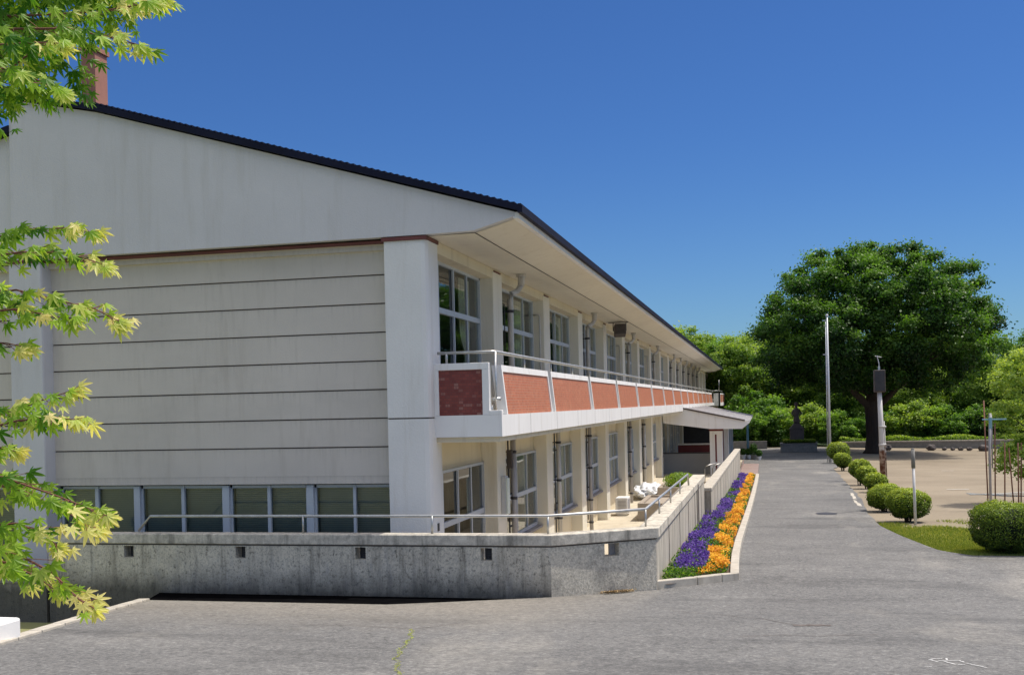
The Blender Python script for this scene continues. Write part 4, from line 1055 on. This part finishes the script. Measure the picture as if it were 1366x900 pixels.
r = np.random.default_rng(8); n = 6000; P = np.stack([r.uniform(-1.15, 1.25, n), r.uniform(.05, 1.75, n), r.uniform(.7, .98, n)], 1); ok = ~((P[:, 0] > -.6) & (P[:, 0] < .4) & (P[:, 1] > .5) & (P[:, 1] < 1.3)); P = P[ok]
obj('hedge', leafcloud('hedge', P, r.normal(size=P.shape)+np.array([0, 0, .5]), .05*np.ones(len(P)), np.clip((P[:, 2]-.7)*2.6+r.normal(size=len(P))*.1, 0, 1), ['leaf_hedge']), MN)
FW = empty('field_wall', (16, 95, -4.4), 'low pale concrete wall along the far edge of the dirt field', 'wall')
mb = MB(); mb.box(-9.7, 24, 0, .3, -.3, .62); mb.build('wall_panel', 'stone', FW); mb = MB(); mb.box(-9.75, 24, -.04, .34, .62, .72); mb.build('wall_cap', 'kerb', FW)
LW = MB(); LW.box(-5.6, .3, 93, 93.3, -4.4, -3.45); tag(LW.build('garden_wall', 'stone'), 'low grey wall in deep shade behind the potted plants', 'wall')
r = np.random.default_rng(9); n = 16000; P = np.stack([r.uniform(6.3, 40, n), r.uniform(95.3, 96.6, n), r.uniform(-4.2, -3.35, n)], 1)
P[:, 2] += .12*np.sin(P[:, 0]*1.3)
tag(obj('wall_top_grass', leafcloud('wall_top_grass', P, r.normal(size=P.shape), .10*np.ones(n), np.clip(.6+(P[:, 2]+3.6)+r.normal(size=n)*.15, 0, 1), ['leaf_bg2'])), 'pale groundcover growing along the top of the field wall', 'ground cover', kind='stuff')
def rock(name, x, y, z, s, lb, grp, seed, mat='darkstone'):
    me = bpy.data.meshes.new(name); bm = bmesh.new(); bmesh.ops.create_icosphere(bm, subdivisions=3, radius=1)
    for v in bm.verts: k = 1+.25*mn.noise(v.co*1.7+Vector((seed, 0, 0)))+.08*mn.noise(v.co*5); v.co = Vector((v.co.x*s*k, v.co.y*s*k*.8, v.co.z*s*.75*k))
    bm.to_mesh(me); bm.free(); me.materials.append(M[mat]); o = obj(name, me); o.location = (x, y, z); tag(o, lb, 'rock', grp)
ROK = [(9.6, 90.5, .34, 'leftmost dark rock at the foot of the field wall'), (12.9, 90.8, .36, 'upright dark rock, second from the left along the field wall'), (13.9, 91.0, .18, 'small dark rock right of the upright one'), (14.5, 90.9, .17, 'smallest dark rock in the middle of the row'), (15.1, 91, .20, 'dark rock right of the middle of the row'), (15.7, 90.8, .22, 'dark rock left of the large right one'), (16.6, 90.2, .38, 'largest dark rock, rightmost at the end of the shade')]
for i, (x, y, s_, lb) in enumerate(ROK): rock('garden_rock', x, y, zg(x, y)+s_*.5, s_, lb, 'dark rocks along the field wall', i*5)
PT = [(-1.40, 77, .24, 'potted plant in a pale pot, nearest the building'), (-1.02, 77.4, .22, 'small potted plant second from the building'), (-.66, 76.2, .26, 'tallest dark potted plant in the middle of the group'), (-.30, 75.4, .20, 'low potted plant at the outer end of the group')]
for i, (x, y, s_, lb) in enumerate(PT):
    e = empty('potted_plant', (x, y, zg(0, y)), lb, 'potted plant', 'potted plants at the path end'); h_ = .9 if i == 2 else .5
    mb = MB(); mb.lathe((0, 0, 0), [(s_*.55, 0), (s_*.8, s_*1.1), (s_*.88, s_*1.1), (s_*.88, s_*1.25), (s_*.7, s_*1.22)], 12); mb.build('pot', 'white' if i != 2 else 'stone', e, smooth=False)
    r = np.random.default_rng(60+i); n = 900; d = r.normal(size=(n, 3)); d /= np.linalg.norm(d, axis=1, keepdims=True)
    P = d*np.array([s_*1.1, s_*1.1, h_*.5])*(.4+.6*r.random((n, 1)))+np.array([0, 0, s_*1.2+h_*.45])
    obj('foliage', leafcloud('foliage', P, d+r.normal(size=(n, 3))*.5, .05*np.ones(n), r.random(n)*.6, ['leaf_bg']), e)
# terrace plant in the far planter
r = np.random.default_rng(66); n = 2600; d = r.normal(size=(n, 3)); d /= np.linalg.norm(d, axis=1, keepdims=True); P = d*np.array([.75, .7, .38])*(.5+.5*r.random((n, 1)))
e = empty('leafy_plant', (-3.5, 46.8, -3.62), 'bright green leafy plant growing in the farther terrace planter', 'plant')
c_ = obj('foliage', leafcloud('foliage', P, d+r.normal(size=(n, 3))*.5, .045*np.ones(n), .4+r.random(n)*.5, ['leaf_young']), e); c_.location = (0, 0, .25)

# ------------------------------------------------------------------ road details
def disc(x, y, rx, ry, dz, n=28):
    mb = MB(); vs = [(x+rx*math.cos(2*math.pi*k/n), y+ry*math.sin(2*math.pi*k/n), 0) for k in range(n)]
    vs = [(a, b, zg(a, b)+dz) for a, b, _ in vs]; vs.append((x, y, zg(x, y)+dz)); mb.add(vs, [(k, (k+1) % n, n) for k in range(n)]); return mb
tag(disc(1.72, 32.4, .30, .42, .012).build('manhole_cover', 'dark'), 'round dark iron manhole cover set in the driveway', 'manhole cover')
def strokes(name, segs, w, mat, lb, kind='structure', dz=.009):
    mb = MB()
    for a, b in segs:
        a = Vector(a); b = Vector(b); n_ = 6; t = (b-a).normalized(); q = Vector((-t.y, t.x))*w/2; prev = None
        for i in range(n_+1):
            p = a+(b-a)*i/n_+q*.35*math.sin(i*2.1)
            ww = q*(.7+.5*random.random())
            cur = ((p+ww).x, (p+ww).y, (p-ww).x, (p-ww).y)
            if prev: mb.add([(prev[0], prev[1], zg(prev[0], prev[1])+dz), (prev[2], prev[3], zg(prev[2], prev[3])+dz), (cur[2], cur[3], zg(cur[2], cur[3])+dz), (cur[0], cur[1], zg(cur[0], cur[1])+dz)], [(0, 1, 2, 3)])
            prev = cur
    return tag(mb.build(name, mat), lb, kind=kind)
strokes('road_marking', [((1.47, 10.78), (1.53, 10.87)), ((1.53, 10.87), (1.60, 10.88)), ((1.48, 10.76), (1.53, 10.66)), ((1.54, 10.72), (1.73, 10.79)), ((1.59, 10.70), (1.66, 10.52)), ((1.68, 10.52), (1.74, 10.53)), ((1.73, 10.79), (1.76, 10.68)), ((1.77, 10.62), (1.90, 10.38)), ((1.63, 10.80), (1.64, 10.92)), ((2.53, 11.75), (2.70, 11.80)), ((2.52, 11.58), (2.57, 11.58)), ((1.37, 10.36), (1.43, 10.34))], .02, 'chalk', 'white chalk strokes drawn on the asphalt at the lower right')
strokes('field_marking', [((6.7, 43.6), (7.5, 43.6)), ((9.0, 60), (9.6, 60))], .12, 'chalk', 'short white line marks on the dirt field')
strokes('kerb_line', [((2.90, 35.2), (2.90, 37.8)), ((2.98, 38.3), (3.10, 41.5))], .11, 'kerb', 'pale edging line at the right side of the driveway')
strokes('asphalt_crack', [((-1.3, 14.9), (-1.0, 14.62)), ((-1.0, 14.62), (-.62, 14.5)), ((-.62, 14.5), (-.35, 14.2)), ((-.35, 14.2), (-.05, 14.1)), ((-.05, 14.1), (.12, 13.75)), ((.12, 13.75), (.34, 13.45)), ((-.3, 12.2), (.2, 12.45)), ((.2, 12.45), (.5, 12.4)), ((.5, 12.4), (1.2, 12.7)), ((-5.6, 12.3), (-4.9, 12.35)), ((-4.9, 12.35), (-4.1, 12.2)), ((-4.05, 12.2), (-3.7, 12.75)), ((-3.7, 12.75), (-3.4, 12.85))], .014, 'groove', 'dark crack meandering across the asphalt')
strokes('asphalt_patch', [((.30, 13.40), (.50, 13.43)), ((.46, 13.46), (.74, 13.50))], .13, 'groove', 'small dark hollow in the asphalt')
strokes('asphalt_joint', [((1.95, 32.6), (2.85, 33.4))], .04, 'dark', 'thin dark joint from the manhole to the road edge')
# mossy crack
r = np.random.default_rng(12); n = 420; t = r.random(n); cx0 = np.array([-4.08, 12.1]); cx1 = np.array([-2.95, 8.2])
P = np.stack([cx0[0]+(cx1[0]-cx0[0])*t+r.normal(size=n)*.014+.04*np.sin(t*9)+.015*np.sin(t*41), cx0[1]+(cx1[1]-cx0[1])*t+r.normal(size=n)*.02, np.zeros(n)], 1)
P[:, 2] = [zg(a, b)+.012 for a, b in P[:, :2]]
tag(obj('moss', leafcloud('moss', P, np.array([0, 0, 1.])+r.normal(size=(n, 3))*.3, .010*np.ones(n), .5+r.random(n)*.5, ['grass'])), 'moss growing along a crack in the asphalt', 'moss', kind='stuff')
# grass strip
r = np.random.default_rng(13); P = []; n = 60000
while len(P) < n:
    y = 22.5+8.5*r.random()**1.4; l = lin(RB, y)+.02; x = l+3.6*r.random()**1.2
    if .55*mn.noise(Vector((x*.9, y*.7, 0)))+.62-max(0, y-24.5)*.13 > r.random()*.8-.1: P.append((x, y, zg(x, y)))
P = np.array(P); H = .022+.035*r.random(n); dr = r.normal(size=(n, 2))*.35
co = np.zeros((n, 3, 3), np.float32); sx = .009
co[:, 0] = P-np.array([sx, 0, .03]); co[:, 1] = P+np.array([sx, 0, -.03]); co[:, 2, 0] = P[:, 0]+dr[:, 0]*H; co[:, 2, 1] = P[:, 1]+dr[:, 1]*H; co[:, 2, 2] = P[:, 2]+H-.02
me = bpy.data.meshes.new('grass'); me.vertices.add(3*n); me.vertices.foreach_set('co', co.ravel()); me.loops.add(3*n); me.loops.foreach_set('vertex_index', np.arange(3*n, dtype=np.int32))
me.polygons.add(n); me.polygons.foreach_set('loop_start', np.arange(n, dtype=np.int32)*3); me.materials.append(M['grass'])
at = me.attributes.new('tone', 'FLOAT', 'POINT'); at.data.foreach_set('value', np.repeat(r.random(n), 3).astype(np.float32)); me.update(calc_edges=True)
tag(obj('grass', me), 'patchy short grass verge along the road corner', 'grass', kind='stuff')
# dry weeds at the wall foot
r = np.random.default_rng(14); n = 500; P = np.stack([-2.45+.35*r.random(n)+r.normal(size=n)*.05, np.zeros(n), np.zeros(n)], 1); P[:, 1] = WA+(P[:, 0]+3.22)*(1.08/1.51)-.07-.06*r.random(n); P[:, 2] = [zg(a, b)+.02+.03*r.random() for a, b in P[:, :2]]
M['dry'] = grain('dry_litter', (.42, .30, .15), .3, 20, .9)
tag(obj('leaf_litter', leafcloud('leaf_litter', P, r.normal(size=(n, 3))+np.array([0, 0, 1]), .018*np.ones(n), r.random(n), ['dry'])), 'dry leaf litter gathered at the foot of the wall', 'leaf litter', kind='stuff')
# white kerb block at the lower left
mb = MB(); mb.box(-.75, .0, -.28, .28, -.3, .22); tag(mb.build('concrete_block', 'white', loc=(-8.02, 10.15, -2.42), bevel=.03), 'white painted concrete block at the lower left kerb end', 'block')

# ------------------------------------------------------------------ maple in the foreground left
MP = empty('maple_tree', (-4.3, 2.9, zs(2.9)), 'maple with bright yellow green pointed leaves hanging in from the left', 'tree')
mo = Vector(MP.location)
BRN = [[(-2.69,2.9,1.19),(-2.36,2.9,1.24),(-2.1,2.9,1.22),(-1.92,2.9,1.21),(-1.73,2.9,1.22)],[(-2.48,2.7,1.04),(-2.18,2.7,1.07),(-1.98,2.7,1.06),(-1.90,2.7,1.05)],[(-2.75,3.0,1.37),(-2.38,3.0,1.38),(-2.11,3.0,1.36),(-1.88,3.0,1.3),(-1.76,3.0,1.27)],[(-2.37,2.6,0.89),(-2.12,2.6,0.96),(-2.0,2.6,0.96),(-1.89,2.6,0.91),(-1.83,2.6,0.88)],[(-2.55,2.8,1.14),(-2.26,2.8,1.16),(-1.95,2.8,1.13),(-1.81,2.8,1.09),(-1.72,2.8,1.06)],[(-2.55,2.8,0.82),(-2.26,2.8,0.96),(-2.08,2.8,1.07),(-2.0,2.8,1.10)],[(-2.62,2.8,0.41),(-2.3,2.8,0.52),(-2.12,2.8,0.55),(-1.97,2.8,0.55),(-1.88,2.8,0.53)],[(-2.53,2.7,0.36),(-2.22,2.7,0.46),(-2.04,2.7,0.47),(-1.9,2.7,0.46),(-1.78,2.7,0.42)],[(-2.72,2.9,0.26),(-2.38,2.9,0.38),(-2.22,2.9,0.39),(-2.07,2.9,0.35),(-1.95,2.9,0.32),(-1.87,2.9,0.28)],[(-2.63,2.8,0.18),(-2.3,2.8,0.31),(-2.15,2.8,0.32),(-2.05,2.8,0.3),(-1.95,2.8,0.28)],[(-2.52,2.8,0.18),(-2.28,2.8,0.23),(-2.18,2.8,0.22),(-2.13,2.8,0.21)],[(-2.54,2.7,-0.09),(-2.23,2.7,0.0),(-2.08,2.7,0.02),(-1.98,2.7,0.05),(-1.9,2.7,0.07)],[(-2.45,2.6,-0.11),(-2.15,2.6,-0.04),(-2.0,2.6,-0.01),(-1.89,2.6,0.0),(-1.82,2.6,-0.01)],[(-2.53,2.8,-0.18),(-2.29,2.8,-0.09),(-2.21,2.8,-0.09),(-2.16,2.8,-0.1)],[(-2.35,2.5,-0.16),(-2.07,2.5,-0.13),(-1.93,2.5,-0.17),(-1.8,2.5,-0.21),(-1.66,2.5,-0.26)],[(-2.45,2.6,-0.21),(-2.15,2.6,-0.17),(-1.99,2.6,-0.2),(-1.85,2.6,-0.26),(-1.76,2.6,-0.31)],[(-2.36,2.5,-0.37),(-2.07,2.5,-0.29),(-1.93,2.5,-0.28),(-1.84,2.5,-0.31),(-1.81,2.5,-0.34)],[(-2.31,2.45,-0.4),(-2.03,2.45,-0.32),(-1.9,2.45,-0.35),(-1.79,2.45,-0.4),(-1.71,2.45,-0.47),(-1.67,2.45,-0.49)],[(-2.46,2.6,-0.45),(-2.16,2.6,-0.38),(-2.04,2.6,-0.4),(-1.94,2.6,-0.44),(-1.88,2.6,-0.48)]]
def maple_leaf():
    lobes = [(0, 1.0), (38, .92), (-38, .92), (76, .72), (-76, .72), (120, .42), (-120, .42)]
    lobes.sort(); pts = []
    for i, (a, l) in enumerate(lobes):
        for da, k in ((-13, .52), (-5.5, .80), (0, 1.0), (5.5, .80), (13, .52)):
            an = R(a+da); pts.append((math.sin(an)*l*k, math.cos(an)*l*k))
        if i < len(lobes)-1:
            b, l2 = lobes[i+1]; an = R((a+b)/2); pts.append((math.sin(an)*.34, math.cos(an)*.34))
    return [(0, 0)]+pts
LF = maple_leaf()
def maple():
    V = []; F = []; T = []; rn = random.Random(21); tw = MB()
    def leaf(p, tip, nrm, s, tone):
        o = len(V); tip = tip.normalized(); side = tip.cross(nrm).normalized(); nn = side.cross(tip)
        dr = rn.uniform(.15, .55); tl = rn.uniform(.0, .3)
        for (a, b) in LF:
            rr = math.hypot(a, b); q = p+side*a*s+tip*b*s+nn*(-dr*rr*rr*s*.7-tl*abs(a)*s)
            V.append(tuple(q-mo)); T.append(min(1, max(0, tone+(.26*rr-.14))))
        n_ = len(LF)
        for i in range(1, n_-1): F.append((o, o+i, o+i+1))
    for bi, br in enumerate(BRN):
        P = [Vector(p) for p in br]; tw.tube([p-mo for p in P], [.0045-.0032*i/(len(P)-1) for i in range(len(P))], 6)
        L_ = sum((b-a).length for a, b in zip(P, P[1:])); step = .022; d = .0
        yellow = .42 if bi > 10 else (.34 if bi > 5 else .26)
        while d < L_:
            q = d
            for a, b in zip(P, P[1:]):
                l = (b-a).length
                if q <= l: break
                q -= l
            p = a+(b-a)*min(1, q/l); t = (b-a).normalized(); f = d/L_
            for k in range(2 if p.x > -2.5 else 1):
                sd = (-1, 1, 0)[k]
                off = Vector((rn.gauss(0, .018), rn.gauss(0, .07), rn.gauss(-.004, .020)))*(1-.55*f)
                q2 = p+off+t*.02
                tw.tube([p-mo, q2-mo], [.0013, .0008], 3, caps=False)
                tip = t*(.5+.6*rn.random())+Vector((rn.gauss(0, .3), sd*.4*rn.random(), -.45-.55*rn.random()))
                nrm = Vector((rn.gauss(.15, .45), rn.gauss(-.65, .4), rn.gauss(.75, .3)))
                leaf(q2, tip, nrm, rn.uniform(.027, .048), yellow+rn.gauss(0, .21)+(.36 if f > .86 else 0)+.1*off.z/.05)
            d += step
        for k in range(3): leaf(P[-1], (P[-1]-P[-2]).normalized()+Vector((rn.gauss(0, .3), rn.gauss(0, .3), -.5)), Vector((.1, -.7, .7)), .042, yellow+.4)
    # denser, more shaded mass above and behind the top sprays
    for k in range(2300):
        u = rn.random(); x = -2.75+.80*u; top = 1.75; low = 1.00+.16*max(0, u-.25)
        p = Vector((x+rn.gauss(0, .02), rn.uniform(2.85, 3.35), rn.uniform(low, top)))
        if p.x > -2.2 and p.z < 1.22+.5*(p.x+2.2): continue
        leaf(p, Vector((rn.gauss(.4, .4), rn.gauss(0, .4), -.8)), Vector((rn.gauss(0, .4), rn.gauss(-.5, .4), .8)), rn.uniform(.030, .05), rn.gauss(.18, .2))
    me = bpy.data.meshes.new('crown'); me.from_pydata(V, [], F); me.materials.append(M['leaf_maple'])
    at = me.attributes.new('tone', 'FLOAT', 'POINT'); at.data.foreach_set('value', T)
    obj('crown', me, MP)
    for br in BRN:      # limbs joining the sprays to the trunk
        a = Vector(br[0])-mo; tw.tube([a, a*.6+Vector((0, 0, a.z*.22-.1)), Vector((0.05, 0, max(.9, a.z*.6)))], [.0045, .014, .03], 6)
    tw.build('branch', 'twig', MP, smooth=True)
    mb = MB(); mb.tube([(0, 0, -.1), (.03, 0, .8), (-.04, .03, 1.9), (.05, 0, 3.2)], [.15, .11, .085, .05], 10); mb.build('trunk', 'bark', MP, smooth=True)
maple()

# ------------------------------------------------------------------ camera, sun and sky
cam = bpy.data.cameras.new('camera'); co_ = bpy.data.objects.new('camera', cam); col.objects.link(co_); S.camera = co_
cam.sensor_width = 36; cam.sensor_fit = 'HORIZONTAL'; cam.lens = 36*1447/1366; cam.shift_y = 90.85/1366; cam.clip_start = .05; cam.clip_end = 6000
th = math.atan(334/1447); roll = .0235
fw = Vector((-math.sin(th), math.cos(th), 0)); rt = Vector((math.cos(th), math.sin(th), 0)); up = Vector((0, 0, 1))
rx = rt*math.cos(roll)-up*math.sin(roll); uy = rt*math.sin(roll)+up*math.cos(roll)
Mx = Matrix((rx, uy, -fw)).transposed().to_4x4(); co_.matrix_world = Mx

el = R(64.2); az = R(65.6)     # azimuth from +Y towards +X
sd = Vector((math.sin(az)*math.cos(el), math.cos(az)*math.cos(el), math.sin(el)))
sun = bpy.data.lights.new('sun', 'SUN'); sun.energy = 4.0; sun.angle = R(.53); sun.color = (1, .95, .87)
so = bpy.data.objects.new('sun', sun); col.objects.link(so); so.rotation_euler = sd.to_track_quat('Z', 'Y').to_euler(); so.location = (20, 20, 40)
W = bpy.data.worlds.new('World'); S.world = W; W.use_nodes = True; nt = W.node_tree; bg = nt.nodes['Background']
sky = nt.nodes.new('ShaderNodeTexSky'); sky.sky_type = 'NISHITA'; sky.sun_disc = False; sky.sun_elevation = el; sky.sun_rotation = az
sky.air_density = 1.0; sky.dust_density = .3; sky.ozone_density = 2.2; sky.altitude = 100
bg.inputs[1].default_value = .12
tc = nt.nodes.new('ShaderNodeTexCoord'); sx = nt.nodes.new('ShaderNodeSeparateXYZ'); L(nt, tc.outputs['Generated'], sx.inputs[0])
hz_ = nt.nodes.new('ShaderNodeMapRange'); hz_.interpolation_type = 'SMOOTHSTEP'; hz_.inputs['From Min'].default_value = .26; hz_.inputs['From Max'].default_value = .0; L(nt, sx.outputs['Z'], hz_.inputs['Value'])
hi = nt.nodes.new('ShaderNodeMapRange'); hi.interpolation_type = 'SMOOTHSTEP'; hi.inputs['From Min'].default_value = .40; hi.inputs['From Max'].default_value = .72; L(nt, sx.outputs['Z'], hi.inputs['Value'])
low = mixc(nt, 1.0, sky.outputs[0], mixc(nt, hz_.outputs[0], (.275, .485, .82), (.36, .56, .80)), 'MULTIPLY')      # clear deep blue lower sky
upp = mixc(nt, 1.0, sky.outputs[0], (7.2, 4.6, 2.75), 'MULTIPLY')     # overhead sky brightened and warmed, added to lift light on shaded walls
L(nt, mixc(nt, hi.outputs[0], low, upp), bg.inputs[0])
S.view_settings.view_transform = 'Standard'; S.view_settings.look = 'None'; S.view_settings.exposure = 0; S.view_settings.gamma = 1
S.render.engine = 'CYCLES'; S.cycles.max_bounces = 8; S.cycles.transparent_max_bounces = 12; S.cycles.diffuse_bounces = 4
